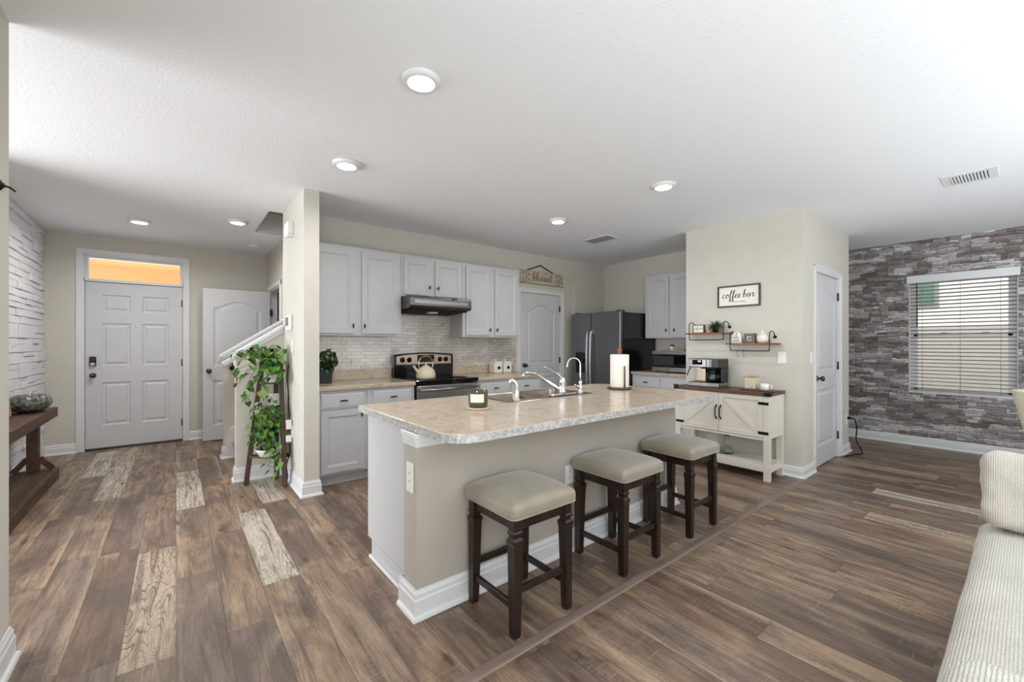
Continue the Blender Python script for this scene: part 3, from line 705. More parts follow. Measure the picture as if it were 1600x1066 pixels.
# porch behind the transom
b = B(); pm = mat('porch_stucco_peach', srgb(238, 196, 142), 0.85, bump=(24, 0.5, 0.01))
b.box(-4, 4, 7.28, 10.4, 2.66, 2.75); b.box(-4, 4, 10.15, 10.35, 2.0, 2.66)
struct(b.obj('wall_porch', pm), 'peach stucco porch beam seen through the transom')
box_struct('ground_porch', [(-4, 4, 7.35, 12, -0.15, -0.02)], mat('porch_concrete', srgb(200, 190, 175), 0.9))
area('porch_fill', (0, 8.7, 1.2), (PI, 0, 0), 3.0, 1.6, 15, (1.0, 0.92, 0.82))  # added upward fill that brightens the porch ceiling
# ================================================================== kitchen cabinets
def tpull(parent, x, z, y, vertical=True, name='cabinet_knob', L=0.045):
    b = B()
    b.lathe([(0.006, 0.0), (0.006, -0.022)], (x, y, z), 10, 'y')
    if vertical: b.box(x - 0.006, x + 0.006, y - 0.030, y - 0.020, z - L / 2, z + L / 2, 0.003)
    else: b.box(x - L / 2, x + L / 2, y - 0.030, y - 0.020, z - 0.006, z + 0.006, 0.003)
    return b.obj(name, M['black'], parent)
def cdoor(parent, x0, x1, z0, z1, knob_at=None, y=0.0, t=0.019, name='door', m='cab', fr=0.055):
    b = B()
    b.slab(x1 - x0, z1 - z0, [rect(x0 + fr, x1 - fr, z0 + fr, z1 - fr)], [(0.004, 0.004), (0.012, 0.007), (0.016, 0.011)], lambda u, v, d: (u, y - t + d, v), t - 0.0008, x0, z0)
    o = b.obj(name, M[m], parent)
    if knob_at: tpull(o, knob_at[0], knob_at[1], y - t)
    return o
def drawer(parent, x0, x1, z0, z1, y=0.0, t=0.019, m='cab', pull='flat'):
    b = B()
    b.slab(x1 - x0, z1 - z0, [rect(x0 + 0.008, x1 - 0.008, z0 + 0.008, z1 - 0.008)], [(0.006, -0.003)], lambda u, v, d: (u, y - t + 0.003 + d, v), t - 0.0038, x0, z0)
    o = b.obj('drawer', M[m], parent)
    bb = B(); xc, zc = (x0 + x1) / 2, (z0 + z1) / 2
    for s in (-1, 1): bb.lathe([(0.004, 0.0), (0.004, -0.018)], (xc + s * 0.018, y - t, zc), 8, 'y')
    bb.box(xc - 0.034, xc + 0.034, y - t - 0.028, y - t - 0.016, zc - 0.006, zc + 0.006, 0.003)
    bb.obj('drawer_pull', M['black'], o); return o
def upper(name_label, loc, rz, w, z0, z1, depth, doors, group='white upper kitchen cabinets'):
    r = root('upper_cabinet', name_label, 'cabinet', loc, rz, group)
    b = B(); b.box(0.001, w - 0.001, 0.0, depth, z0, z1 - 0.012); b.box(0.0, w, -0.004, depth, z1 - 0.012, z1, 0.002); b.obj('body', M['cab'], r)
    for x0, x1, kx, kz in doors: cdoor(r, x0, x1, z0 + 0.024, z1 - 0.035, (kx, kz))
    return r
# uppers over the counter (front of doors at y=4.27)
U = 4.289
upper('tall double-door white cabinet left of the range hood', (0.967, U, 0), 0, 0.938, 1.382, 2.280, 0.300, [(0.030, 0.438, 0.416, 1.482), (0.508, 0.906, 0.530, 1.482)])
upper('short double-door white cabinet directly above the range hood', (1.907, U, 0), 0, 0.779, 1.820, 2.280, 0.300, [(0.024, 0.346, 0.326, 1.935), (0.406, 0.756, 0.434, 1.935)])
upper('tall double-door white cabinet right of the range hood', (2.688, U, 0), 0, 0.882, 1.382, 2.280, 0.300, [(0.042, 0.408, 0.385, 1.475), (0.474, 0.850, 0.497, 1.475)])
upper('white double-door cabinet over the microwave beside the fridge', (5.319, 3.515, 0), EAST, 0.80, 1.382, 2.280, 0.310, [(0.022, 0.380, 0.352, 1.490), (0.412, 0.778, 0.470, 1.490)])
def basecab(label, loc, rz, w, bays, depth=0.605, m='cab'):
    r = root('base_cabinet', label, 'cabinet', loc, rz, 'white base cabinets with a drawer above each door')
    b = B(); b.box(0.0005, w - 0.0005, 0.0, depth, 0.105, 0.875); b.box(0.0005, w - 0.0005, 0.07, depth, 0.0, 0.105); b.obj('body', M[m], r)
    for x0, x1, kr in bays:
        drawer(r, x0, x1, 0.712, 0.848); cdoor(r, x0, x1, 0.130, 0.694, (x1 - 0.03 if kr else x0 + 0.03, 0.640))
    return r
basecab('white base cabinet beside the white column, left of the range', (0.968, 3.980, 0), 0, 0.455, [(0.040, 0.424, True)])
basecab('white base cabinet touching the left side of the range', (1.425, 3.980, 0), 0, 0.485, [(0.055, 0.452, False)])
basecab('white base cabinet right of the range under the canisters', (2.692, 3.980, 0), 0, 0.986, [(0.032, 0.462, True), (0.496, 0.940, False)])
basecab('white base cabinet under the microwave', (5.020, 3.524, 0), EAST, 0.95, [(0.030, 0.430, True), (0.462, 0.900, False)])
def counter(label, loc, rz, w, depth, splash=True, over=0.03, rr=0.0, h=0.914, r_end=False):
    r = root('countertop', label, 'countertop', loc, rz, 'beige laminate countertops along the walls')
    b = B()
    pts = [(0, 0), (w, 0), (w, depth), (0, depth)]
    b.prism([(-over + 0.0, 0.876), (-over - 0.004, 0.882), (-over - 0.004, 0.906), (-over + 0.004, 0.914), (depth, 0.914), (depth, 0.876)], 0, w, 'x')
    b.obj('top', M['lam'], r)
    if splash:
        b = B(); b.box(0, w, depth - 0.020, depth - 0.0005, 0.9145, 1.015, 0.004); b.obj('backsplash_lip', M['lam'], r)
    return r
counter('beige laminate countertop between the white column and the range', (0.968, 3.980, 0), 0, 0.943, 0.608)
counter('beige laminate countertop right of the range under the two canisters', (2.690, 3.980, 0), 0, 1.02, 0.608)
counter('beige laminate countertop under the microwave', (5.020, 3.525, 0), EAST, 0.955, 0.608, splash=False)
b = B(); b.box(0.968, 3.765, 4.582, 4.5895, 1.016, 1.381); b.box(1.908, 2.686, 4.582, 4.5895, 1.382, 1.819)
b.box(1.912, 2.689, 4.582, 4.5895, 0.90, 1.016); b.box(3.711, 3.765, 4.582, 4.5895, 0.60, 1.016)
struct(b.obj('trim_6', M['tile']), 'small glazed pinkish-grey tiles behind the counters and range')

# ---- range hood
hd = root('range_hood', 'stainless steel under-cabinet range hood above the stove', 'range hood', (1.912, 4.1, 0), 0)
b = B(); pr = [(0.48, 1.817), (0.0, 1.817), (-0.012, 1.812), (-0.022, 1.79), (-0.024, 1.712), (0.0, 1.684), (0.48, 1.662)]
b.prism(pr, 0.0, 0.765, 'x'); b.obj('canopy', M['steeld'], hd)
b = B(); b.prism([(0.010, 1.683), (0.475, 1.661), (0.475, 1.648), (0.03, 1.668)], 0.03, 0.735, 'x'); b.obj('filter', M['dark'], hd)
b = B(); b.prism([(-0.0245, 1.734), (-0.0275, 1.734), (-0.0275, 1.772), (-0.0245, 1.772)], 0.05, 0.715, 'x'); b.obj('front_strip', M['steel'], hd)
b = B()
for x in (0.52, 0.555): b.lathe([(0.009, 0), (0.009, -0.008)], (x, -0.0245, 1.803), 12, 'y')
b.obj('button', M['black'], hd)
b = B(); b.box(0.33, 0.43, 0.16, 0.26, 1.646, 1.672, 0.006); b.obj('lamp_lens', M['plate'], hd)

# ---- electric range
rg = root('electric_range', 'black and stainless electric range with raised back panel', 'range', (1.915, 3.985, 0), 0)
w = 0.767
b = B(); b.box(0, w, 0.0, 0.595, 0.03, 0.895, 0.004); b.obj('body', M['blackp'], rg)
b = B(); b.box(0.02, w - 0.02, 0.03, 0.56, 0.0, 0.03); b.obj('plinth', M['dark'], rg)
b = B(); b.box(-0.001, w + 0.001, -0.045, 0.52, 0.897, 0.921, 0.006); b.obj('cooktop', M['blackglass'], rg)
brm = mat('burner_ring_grey', srgb(80, 80, 84), 0.3)
for x, y, r_ in ((0.19, 0.10, 0.095), (0.57, 0.10, 0.115), (0.19, 0.37, 0.105), (0.57, 0.37, 0.085)):
    b = B(); k = 1.0; b.lathe([(r_ * k, 0), (r_ * k, 0.0006), (r_ * k - 0.003, 0.0006), (r_ * k - 0.003, 0.0)], (x, y, 0.9212), 40, smooth=False)
    b.obj('burner_ring', brm, rg)
b = B(); b.box(0.012, w - 0.012, -0.040, -0.001, 0.30, 0.862, 0.004); dr = b.obj('oven_door', M['steel'], rg)
b = B(); b.box(0.10, w - 0.10, -0.0425, -0.0405, 0.42, 0.70, 0.001); b.obj('oven_window', M['blackglass'], dr)
b = B(); b.box(0.012, w - 0.012, -0.041, -0.001, 0.866, 0.894, 0.002); b.obj('front_trim', M['blackglass'], rg)
b = B(); b.tube([(0.03, -0.088, 0.822), (w - 0.03, -0.088, 0.822)], 0.013, 12)
for x in (0.06, w - 0.06): b.box(x - 0.012, x + 0.012, -0.085, -0.041, 0.812, 0.832, 0.003)
b.obj('oven_handle', M['steel'], dr)
b = B(); b.box(0.012, w - 0.012, -0.036, -0.001, 0.06, 0.285, 0.004); b.obj('storage_drawer', M['steel'], rg)
# backguard: arched top, tilted face
b = B(); n = 14; top = [(0.012 + (w - 0.024) * k / n, 1.178 + 0.022 * math.sin(PI * k / n)) for k in range(n + 1)]
b.prism([(0.0, 0.921), (w, 0.921), (w, 1.172)] + top[::-1] + [(0, 1.172)], 0.520, 0.585, 'y'); bgd = b.obj('backguard', M['blackgloss'], rg)
b = B(); b.prism([(0.03, 1.062), (w - 0.03, 1.062), (w - 0.03, 1.158)] + [(x * 0.98 + 0.008, z - 0.020) for x, z in top[1:-1][::-1]] + [(0.03, 1.158)], 0.5165, 0.5195, 'y'); b.obj('control_panel', M['steelw'], bgd)
b = B(); b.box(0.285, 0.505, 0.5145, 0.5164, 1.085, 1.170, 0.001); b.obj('clock_display', M['blackglass'], bgd)
digits = emit('oven_clock_green', (0.5, 0.9, 0.6, 1), 1.2)
for x in (0.10, 0.185, 0.585, 0.665):
    b = B(); b.lathe([(0.030, 0), (0.030, -0.004), (0.021, -0.006), (0.019, -0.024), (0.016, -0.028), (0, -0.028)], (x, 0.5164, 1.115), 20, 'y'); b.box(x - 0.003, x + 0.003, 0.4840, 0.4885, 1.098, 1.132, 0.001); b.obj('burner_knob', M['black'], bgd)

# ---- kettle on the range
kt = root('tea_kettle', 'cream enamel tea kettle standing on the range', 'kettle', (2.125, 4.14, 0.9225), 0)
b = B(); b.lathe([(0.098, 0.0), (0.104, 0.006), (0.106, 0.03), (0.101, 0.065), (0.085, 0.098), (0.060, 0.120), (0.040, 0.128), (0.038, 0.131)], (0, 0, 0), 36); b.obj('body', M['cream'], kt)
b = B(); b.lathe([(0.038, 0.131), (0.034, 0.138), (0.015, 0.143), (0.008, 0.146), (0.008, 0.152), (0.014, 0.158), (0.012, 0.166), (0, 0.168)], (0, 0, 0), 24); b.obj('lid', M['cream'], kt)
b = B(); b.tube(smooth_pts([(-0.085, 0, 0.065), (-0.115, 0, 0.10), (-0.138, 0, 0.128)], 5), [0.020, 0.019, 0.018, 0.017, 0.016, 0.015, 0.014, 0.013, 0.012, 0.011, 0.0105], 14); b.lathe([(0.014, -0.004), (0.016, 0.004), (0.010, 0.016)], (-0.140, 0, 0.130), 12); b.obj('spout', M['cream'], kt)
b = B(); b.tube(smooth_pts([(-0.075, 0, 0.108), (-0.086, 0, 0.15), (-0.080, 0, 0.195), (-0.060, 0, 0.222), (-0.03, 0, 0.238), (0, 0, 0.242), (0.03, 0, 0.238), (0.060, 0, 0.222), (0.080, 0, 0.195), (0.086, 0, 0.15), (0.075, 0, 0.108)], 5), 0.0045, 8)
hh = b.obj('handle', M['chrome'], kt)
b = B(); b.tube(smooth_pts([(-0.062, 0, 0.222), (-0.03, 0, 0.238), (0, 0, 0.242), (0.03, 0, 0.238), (0.062, 0, 0.222)], 5), 0.0105, 12); b.obj('grip', M['acacia'], hh)

# ---- two square canisters
def canister(x, lab):
    r = root('canister', lab, 'canister', (x, 4.47, 0.9155), 0, 'square cream canisters on the right counter')
    b = B(); b.box(-0.066, 0.066, -0.066, 0.066, 0, 0.125, 0.010, seg=3); b.obj('jar', M['white_cer'], r)
    b = B(); b.prism([(-0.062, 0.1255), (0.062, 0.1255), (0.062, 0.133), (0.022, 0.153), (-0.022, 0.153), (-0.062, 0.133)], -0.062, 0.062, 'y'); b.lathe([(0.010, 0.153), (0.009, 0.160), (0.015, 0.168), (0.012, 0.178), (0, 0.181)], (0, 0, 0), 16); b.obj('lid', M['white_cer'], r)
    b = B(); b.lathe([(0.026, -0.0664), (0.026, -0.0676), (0, -0.0678)], (0.008, 0, 0.068), 20, 'y', sy=0.85); b.obj('label_plaque', M['dark'], r)
    return r
canister(3.318, 'square cream canister nearer the range'); canister(3.475, 'square cream canister nearer the pantry door')

# ---- refrigerator, faces -x
fr = root('refrigerator', 'black stainless side-by-side refrigerator with a water dispenser', 'refrigerator', (4.75, 4.44, 0), EAST)
b = B(); b.box(0.004, 0.906, 0.07, 0.86, 0.03, 1.745, 0.006); b.obj('cabinet', M['blackgloss'], fr)
b = B(); b.box(0.03, 0.88, 0.09, 0.80, 0.0, 0.03); b.obj('plinth', M['dark'], fr)
for x in (0.05, 0.82):
    b = B(); b.box(x, x + 0.06, 0.03, 0.15, 1.7455, 1.772, 0.006); b.obj('hinge_cover', M['blackp'], fr)
for i, (x0, x1) in enumerate(((0.0, 0.382), (0.388, 0.91))):
    b = B()
    if i == 0:
        b.slab(x1 - x0, 1.70, [rect(0.085, 0.305, 0.865, 1.175)], [(0.001, 0.002), (0.004, 0.045)], lambda u, v, d: (u, d, v), 0.062, x0, 0.055)
        dd = b.obj('freezer_door', M['blksteel'], fr)
        c = B(); c.box(0.092, 0.298, 0.040, 0.044, 0.872, 1.168); c.box(0.088, 0.302, -0.002, 0.03, 1.075, 1.172, 0.004); c.box(0.16, 0.23, 0.005, 0.04, 1.02, 1.075, 0.006); c.box(0.10, 0.29, 0.004, 0.044, 0.868, 0.880); c.obj('water_dispenser', M['blackgloss'], dd)
        c = B(); c.box(0.118, 0.272, -0.003, -0.0021, 1.10, 1.15); c.obj('control_panel', M['blackglass'], dd)
    else:
        b.box(x0, x1, 0.0, 0.062, 0.055, 1.755, 0.010, seg=3); dd = b.obj('fridge_door', M['blksteel'], fr)
    hx = 0.352 if i == 0 else 0.418
    c = B(); c.tube(smooth_pts([(hx, -0.012, 0.62), (hx, -0.045, 0.68), (hx, -0.058, 1.05), (hx, -0.045, 1.43), (hx, -0.012, 1.49)], 6), 0.017, 12)
    for z in (0.635, 1.475): c.box(hx - 0.014, hx + 0.014, -0.028, 0.001, z - 0.03, z + 0.03, 0.006)
    c.obj('handle', M['handle'], dd)
# ---- microwave with tray and plant, on the counter by the fridge
mw = root('microwave', 'stainless microwave oven on the counter beside the fridge', 'microwave', (5.13, 3.285, 0.9155), EAST)
b = B(); b.box(0, 0.50, 0.02, 0.40, 0.014, 0.285, 0.006); b.obj('case', M['blackp'], mw)
b = B(); b.box(0.0, 0.50, 0.0, 0.0195, 0.012, 0.287, 0.004); b.obj('front', M['steel'], mw)
b = B(); b.box(0.005, 0.495, -0.003, -0.0003, 0.068, 0.245, 0.001); b.obj('door_glass', M['blackglass'], mw)
b = B(); b.box(0.03, 0.33, -0.0045, -0.0032, 0.095, 0.220, 0.0005); b.obj('inner_window', mat('microwave_mesh', srgb(48, 52, 60), 0.2), mw)
b = B(); b.lathe([(0.008, 0), (0.008, -0.006), (0, -0.007)], (0.25, -0.0003, 0.042), 12, 'y'); b.obj('button', M['black'], mw)
for x in (0.05, 0.45):
    for y in (0.06, 0.34):
        b = B(); b.lathe([(0.014, 0), (0.016, 0.014)], (x, y, 0), 12); b.obj('foot', M['black'], mw)
tr = tag(B().box(-0.17, 0.17, -0.13, 0.13, 0, 0.008, 0.003).box(-0.17, -0.162, -0.13, 0.13, 0.008, 0.020).box(0.162, 0.17, -0.13, 0.13, 0.008, 0.020).box(-0.162, 0.162, 0.122, 0.13, 0.008, 0.02).obj('serving_tray', M['palewood'], None, (5.33, 3.03, 1.203), EAST), 'thin pale tray lying on top of the microwave', 'tray')
pp = root('potted_succulent', 'tiny green succulent in a white pot on the microwave tray', 'plant', (5.26, 3.06, 1.212))
b = B(); b.lathe([(0.020, 0), (0.027, 0.048), (0.028, 0.055), (0.024, 0.055), (0.022, 0.045), (0, 0.044)], (0, 0, 0), 20); b.obj('pot', M['white_cer'], pp)
random.seed(3)
def blade(b, p, d, L, w, bend=0.3, seg=5, fold=0.15):
    """a curved leaf blade from p in direction d"""
    d = Vector(d).normalized(); side = d.cross(Vector((0, 0, 1)))
    if side.length < 1e-3: side = Vector((1, 0, 0))
    side.normalize(); p = Vector(p); rows = []
    for k in range(seg + 1):
        t = k / seg; ww = w * math.sin(PI * min(1, 0.12 + 0.88 * t)) ** 0.8 if k < seg else 0.0005
        q = p + d * (L * t) + Vector((0, 0, -bend * L * t * t)); nrm = side.cross(d).normalized()
        rows.append([b.bm.verts.new(q - side * ww / 2 + nrm * fold * ww), b.bm.verts.new(q), b.bm.verts.new(q + side * ww / 2 + nrm * fold * ww)])
    for k in range(seg):
        for j in (0, 1): b.face([rows[k][j], rows[k][j + 1], rows[k + 1][j + 1], rows[k + 1][j]], True)
b = B()
for k in range(34):
    a = random.uniform(0, 2 * PI); e = random.uniform(0.2, 1.4); blade(b, (0.006 * math.cos(a), 0.006 * math.sin(a), 0.048), (math.cos(a) * math.cos(e), math.sin(a) * math.cos(e), math.sin(e)), random.uniform(0.03, 0.055), 0.014, 0.25, 4)
b.obj('foliage', M['leaf2'], pp, fix=False)

# ================================================================== island
isl = root('kitchen_island', 'kitchen island with greige half wall and white end panel', 'kitchen island', (0, 0, 0))
XE = 3.17
b = B(); b.box(0.885, XE, 1.820, 1.955, 0.0, 0.873); b.obj('half_wall', M['wall2'], isl)
b = B(); b.box(0.950, 0.97, 1.9555, 2.585, 0.105, 0.873); b.box(XE - 0.04, XE - 0.02, 1.9555, 2.585, 0.105, 0.873); b.box(0.97, XE - 0.04, 1.9555, 2.585, 0.105, 0.125); b.box(0.97, XE - 0.04, 2.567, 2.585, 0.125, 0.72); b.box(0.952, XE - 0.02, 1.9555, 2.52, 0.0, 0.1045); cabn = b.obj('cabinet_body', M['cab'], isl)
b = B(); b.box(0.932, 0.9495, 1.9555, 2.590, 0.105, 0.873, 0.002); b.box(0.932, 0.9495, 1.9555, 2.525, 0.0, 0.1045); b.obj('end_panel', M['cab'], isl)
# doors and drawers on the far side
def idoor(x0, x1, kx):
    b = B(); b.slab(x1 - x0, 0.56, [rect(x0 + 0.055, x1 - 0.055, 0.185, 0.635)], [(0.004, 0.004), (0.012, 0.007), (0.016, 0.011)], lambda u, v, d: (u, 2.605 - d, v), 0.0185, x0, 0.13); o = b.obj('door', M['cab'], isl)
    b = B(); b.box(x0, x1, 2.586, 2.605, 0.712, 0.848, 0.003); o2 = b.obj('drawer', M['cab'], isl)
    b = B(); b.lathe([(0.005, 0), (0.005, 0.02)], (kx, 2.605, 0.64), 8, 'y'); b.box(kx - 0.006, kx + 0.006, 2.625, 2.635, 0.617, 0.663, 0.003); b.obj('cabinet_knob', M['black'], o)
    b = B(); b.box((x0 + x1) / 2 - 0.034, (x0 + x1) / 2 + 0.034, 2.621, 2.633, 0.774, 0.786, 0.003); b.box((x0 + x1) / 2 - 0.004, (x0 + x1) / 2 + 0.004, 2.605, 2.622, 0.776, 0.784); b.obj('drawer_pull', M['black'], o2)
for x0, x1, kx in ((0.965, 1.40, 1.0), (1.43, 1.90, 1.87), (1.93, 2.40, 1.96), (2.43, 3.12, 3.09)): idoor(x0, x1, kx)
b = B()
for z0, z1, e in ((0.808, 0.828, 0.003), (0.828, 0.852, 0.008), (0.852, 0.8735, 0.014)):
    b.box(0.885 - e, XE + e, 1.820 - e, 1.8195, z0, z1, 0.003); b.box(0.885 - e, 0.8845, 1.8195, 1.965 + e * 0.5, z0, z1, 0.003)
b.obj('crown_moulding', M['trim'], isl)
b = B()
base_run(b, (0.885, 1.820), (XE, 1.820), (0, -1), 0.135, 1, 1); base_run(b, (0.885, 1.820), (0.885, 1.985), (-1, 0), 0.135, 1, 0)
b.box(0.914, 0.9315, 1.975, 2.53, 0.0, 0.018, 0.004); b.box(0.870, 0.932, 1.985, 1.992, 0.0, 0.135); b.obj('baseboard', M['trim'], isl)
ICT = root('countertop', 'large beige laminate island countertop with speckled rounded edge in painted cool light', 'countertop', (0, 0, 0))
def rrect(x0, x1, y0, y1, rs, n=8):
    """rounded rectangle, radii at (x0y0, x1y0, x1y1, x0y1)"""
    P = []
    for (cx, cy, a0), r in zip(((x0, y0, PI), (x1, y0, 1.5 * PI), (x1, y1, 0), (x0, y1, 0.5 * PI)), rs):
        ox = cx + r if cx == x0 else cx - r; oy = cy + r if cy == y0 else cy - r
        for k in range(n + 1):
            t = a0 + PI / 2 * k / n; P.append((ox + r * math.cos(t), oy + r * math.sin(t)))
    return P
IX0, IX1, IY0, IY1 = 0.893, 3.255, 1.493, 2.655
SX0, SX1, SY0, SY1 = 1.70, 2.54, 2.13, 2.60
outl = rrect(IX0, IX1, IY0, IY1, (0.13, 0.12, 0.16, 0.012), 10)
hole = rect(SX0 + 0.02, SX1 - 0.02, SY0 + 0.02, SY1 - 0.02)
b = B()
def plate(b, outl, hole, z, flip=False):
    vs = [b.bm.verts.new((x, y, z)) for x, y in outl]; hv = [b.bm.verts.new((x, y, z)) for x, y in hole]
    es = [b.bm.edges.new((vs[i], vs[(i + 1) % len(vs)])) for i in range(len(vs))] + [b.bm.edges.new((hv[i], hv[(i + 1) % len(hv)])) for i in range(len(hv))]
    bmesh.ops.triangle_fill(b.bm, use_beauty=True, edges=es); return vs, hv
o2 = inset(outl, 0.004)
tv, th = plate(b, o2, hole, 0.914); bv, bh = plate(b, outl, hole, 0.875)
m1 = [b.bm.verts.new((x, y, 0.911)) for x, y in outl]
for A_, B_ in ((m1, bv), (tv, m1), (th, bh)):
    for i in range(len(A_)): b.face([A_[i], A_[(i + 1) % len(A_)], B_[(i + 1) % len(B_)], B_[i]])
b.obj('top', M['lam'], ICT)
lame = NT('laminate_edge_cool_light'); lame.p.inputs['Roughness'].default_value = 0.3  # same laminate as the top; its grey paints in cool daylight
_a = lame.noise(60, 5, 0.7); _c = lame.ramp(_a, [(0.34, srgb(142, 142, 144)), (0.5, srgb(184, 184, 184)), (0.64, srgb(214, 212, 208))]); lame.l(_c, lame.p.inputs['Base Color'])
b = B(); oe = inset(outl, -0.0012); A_ = [b.bm.verts.new((x, y, 0.8755)) for x, y in oe]; B_ = [b.bm.verts.new((x, y, 0.9105)) for x, y in oe]
A2 = [b.bm.verts.new((x, y, 0.8755)) for x, y in outl]; B2 = [b.bm.verts.new((x, y, 0.9105)) for x, y in outl]; n = len(oe)
for i in range(n):
    j = (i + 1) % n; b.face([A_[i], A_[j], B_[j], B_[i]]); b.face([A_[i], A2[i], A2[j], A_[j]]); b.face([B_[i], B_[j], B2[j], B2[i]])
b.obj('cool_light_edge', lame.m, ICT); bpy.data.objects['cool_light_edge']['label'] = 'speckled laminate edge greyed by painted cool light'
# ---- sink: double bowl, steel
sk = root('sink', 'double-bowl stainless sink set in the island countertop', 'sink', (0, 0, 0))
b = B(); rim = rrect(SX0, SX1, SY0, SY1, (0.03,) * 4, 5)
mx_ = (SX0 + SX1) / 2
bowls = [rrect(SX0 + 0.035, mx_ - 0.015, SY0 + 0.085, SY1 - 0.03, (0.04,) * 4, 5), rrect(mx_ + 0.015, SX1 - 0.035, SY0 + 0.085, SY1 - 0.03, (0.04,) * 4, 5)]
vs = [b.bm.verts.new((x, y, 0.9185)) for x, y in inset(rim, 0.004)]; lo = [b.bm.verts.new((x, y, 0.9145)) for x, y in rim]; n = len(vs)
for i in range(n): b.face([lo[i], lo[(i + 1) % n], vs[(i + 1) % n], vs[i]], True)
es = [b.bm.edges.get((vs[i], vs[(i + 1) % n])) for i in range(n)]
for bw in bowls:
    hv = [b.bm.verts.new((x, y, 0.9185)) for x, y in bw]; m_ = len(hv); es += [b.bm.edges.new((hv[i], hv[(i + 1) % m_])) for i in range(m_)]
    prev = hv
    for ins, z in ((0.004, 0.910), (0.010, 0.80), (0.03, 0.755), (0.07, 0.748)):
        cur = [b.bm.verts.new((x, y, z)) for x, y in inset(bw, ins)]
        for i in range(m_): b.face([prev[i], prev[(i + 1) % m_], cur[(i + 1) % m_], cur[i]], True)
        prev = cur
    b.face(prev)
bmesh.ops.triangle_fill(b.bm, use_beauty=True, edges=es)
b.obj('basin', M['steelb'], sk, fix=False)
for cx in (1.905, 2.335):
    b = B(); b.lathe([(0.045, 0.7485), (0.045, 0.752), (0.03, 0.7505), (0.0, 0.7505)], (cx, 2.39, 0), 20); b.obj('drain', M['chrome'], sk)
# ---- main faucet
fa = root('kitchen_faucet', 'chrome single-lever faucet behind the sink bowls', 'faucet', (2.24, 2.185, 0.9190), 0)
b = B(); b.soft(-0.13, 0.13, -0.027, 0.027, 0, 0.016, 0.0075, 0, 8); b.obj('deck_plate', M['chrome'], fa)
b = B(); b.lathe([(0.030, 0.016), (0.027, 0.03), (0.024, 0.05), (0.024, 0.085), (0.026, 0.095), (0.024, 0.115), (0.017, 0.13), (0, 0.133)], (0, 0, 0), 24); b.obj('body', M['chrome'], fa)
b = B(); b.tube(smooth_pts([(-0.01, 0.015, 0.045), (-0.06, 0.07, 0.085), (-0.11, 0.14, 0.142), (-0.145, 0.19, 0.158), (-0.175, 0.225, 0.155), (-0.180, 0.232, 0.135)], 6), 0.0125, 12); b.obj('spout', M['chrome'], fa)
b = B(); b.tube(smooth_pts([(0, 0, 0.125), (-0.02, 0.03, 0.158), (-0.045, 0.07, 0.182), (-0.065, 0.10, 0.202), (-0.085, 0.125, 0.205)], 5), [0.012] * 8 + [0.010] * 6 + [0.009] * 7, 10, flat=0.6); b.obj('lever', M['chrome'], fa)
sp = root('sink_sprayer', 'chrome pull-out sprayer at the near-left corner of the sink', 'sprayer', (1.785, 2.165, 0.9190), 0)
b = B(); b.lathe([(0.026, 0), (0.026, 0.006), (0.018, 0.012), (0.016, 0.03)], (0, 0, 0), 20); b.obj('base', M['chrome'], sp)
b = B(); b.tube(smooth_pts([(0, 0, 0.02), (0.003, 0, 0.06), (0.0, 0.0, 0.10), (-0.012, 0.008, 0.125), (-0.035, 0.02, 0.135), (-0.042, 0.024, 0.120)], 5), [0.015] * 5 + [0.013] * 8 + [0.014] * 8 + [0.012] * 5, 14); b.obj('head', M['chrome'], sp)
ff = root('filter_faucet', 'tall thin gooseneck water-filter faucet right of the sink', 'faucet', (2.46, 2.205, 0.9190), 0)
b = B(); b.lathe([(0.026, 0), (0.024, 0.008), (0.014, 0.016), (0.017, 0.03), (0.018, 0.045), (0.012, 0.06), (0.014, 0.07), (0.015, 0.085), (0.009, 0.095)], (0, 0, 0), 22); b.obj('body', M['chrome'], ff)
pts = [(0, 0, 0.09), (0.0, 0, 0.20)] + [(-0.050 * (1 - math.cos(t)) * 0.62, 0.050 * (1 - math.cos(t)) * 0.78, 0.215 + 0.055 * math.sin(t)) for t in [PI * k / 10 for k in range(0, 11)]] + [(-0.064, 0.080, 0.195)]
b = B(); b.tube(smooth_pts(pts, 3), 0.0058, 10); b.obj('spout', M['chrome'], ff)
b = B(); b.lathe([(0.011, 0), (0.013, 0.02), (0.006, 0.026), (0.006, 0.045), (0.010, 0.052), (0, 0.06)], (0, 0, 0), 14, M=Matrix.Translation((-0.012, 0, 0.045)) @ Matrix.Rotation(-PI / 2.6, 4, 'Y')); b.obj('valve_lever', M['chrome'], ff)
# ---- candle on coaster
cs = tag(B().lathe([(0.064, 0), (0.067, 0.003), (0.067, 0.010), (0.063, 0.012)], (0, 0, 0), 32).obj('coaster', M['palewood'], None, (1.395, 2.052, 0.9148)), 'round pale coaster under the candle on the island', 'coaster')
cd = root('candle', 'olive glass jar candle with blank white label on the island', 'candle', (1.395, 2.052, 0.9272))
b = B(); b.lathe([(0.050, 0), (0.055, 0.004), (0.0575, 0.02), (0.0575, 0.098), (0.0545, 0.098), (0.054, 0.02), (0.050, 0.010), (0, 0.009)], (0, 0, 0), 36); b.obj('jar', M['amber'], cd)
b = B(); b.lathe([(0.048, 0.0102), (0.0532, 0.022), (0.0536, 0.066), (0, 0.067)], (0, 0, 0), 32); b.obj('wax', mat('candle_wax', srgb(206, 194, 150), 0.5), cd)
b = B(); R_ = 0.0579; a0 = math.radians(222); n = 14; lo = []; hi = []
for k in range(n + 1):
    t = a0 + math.radians(-38 + 86 * k / n); lo.append(b.bm.verts.new((R_ * math.cos(t), R_ * math.sin(t), 0.032))); hi.append(b.bm.verts.new((R_ * math.cos(t), R_ * math.sin(t), 0.080)))
for k in range(n): b.face([lo[k], lo[k + 1], hi[k + 1], hi[k]], True)
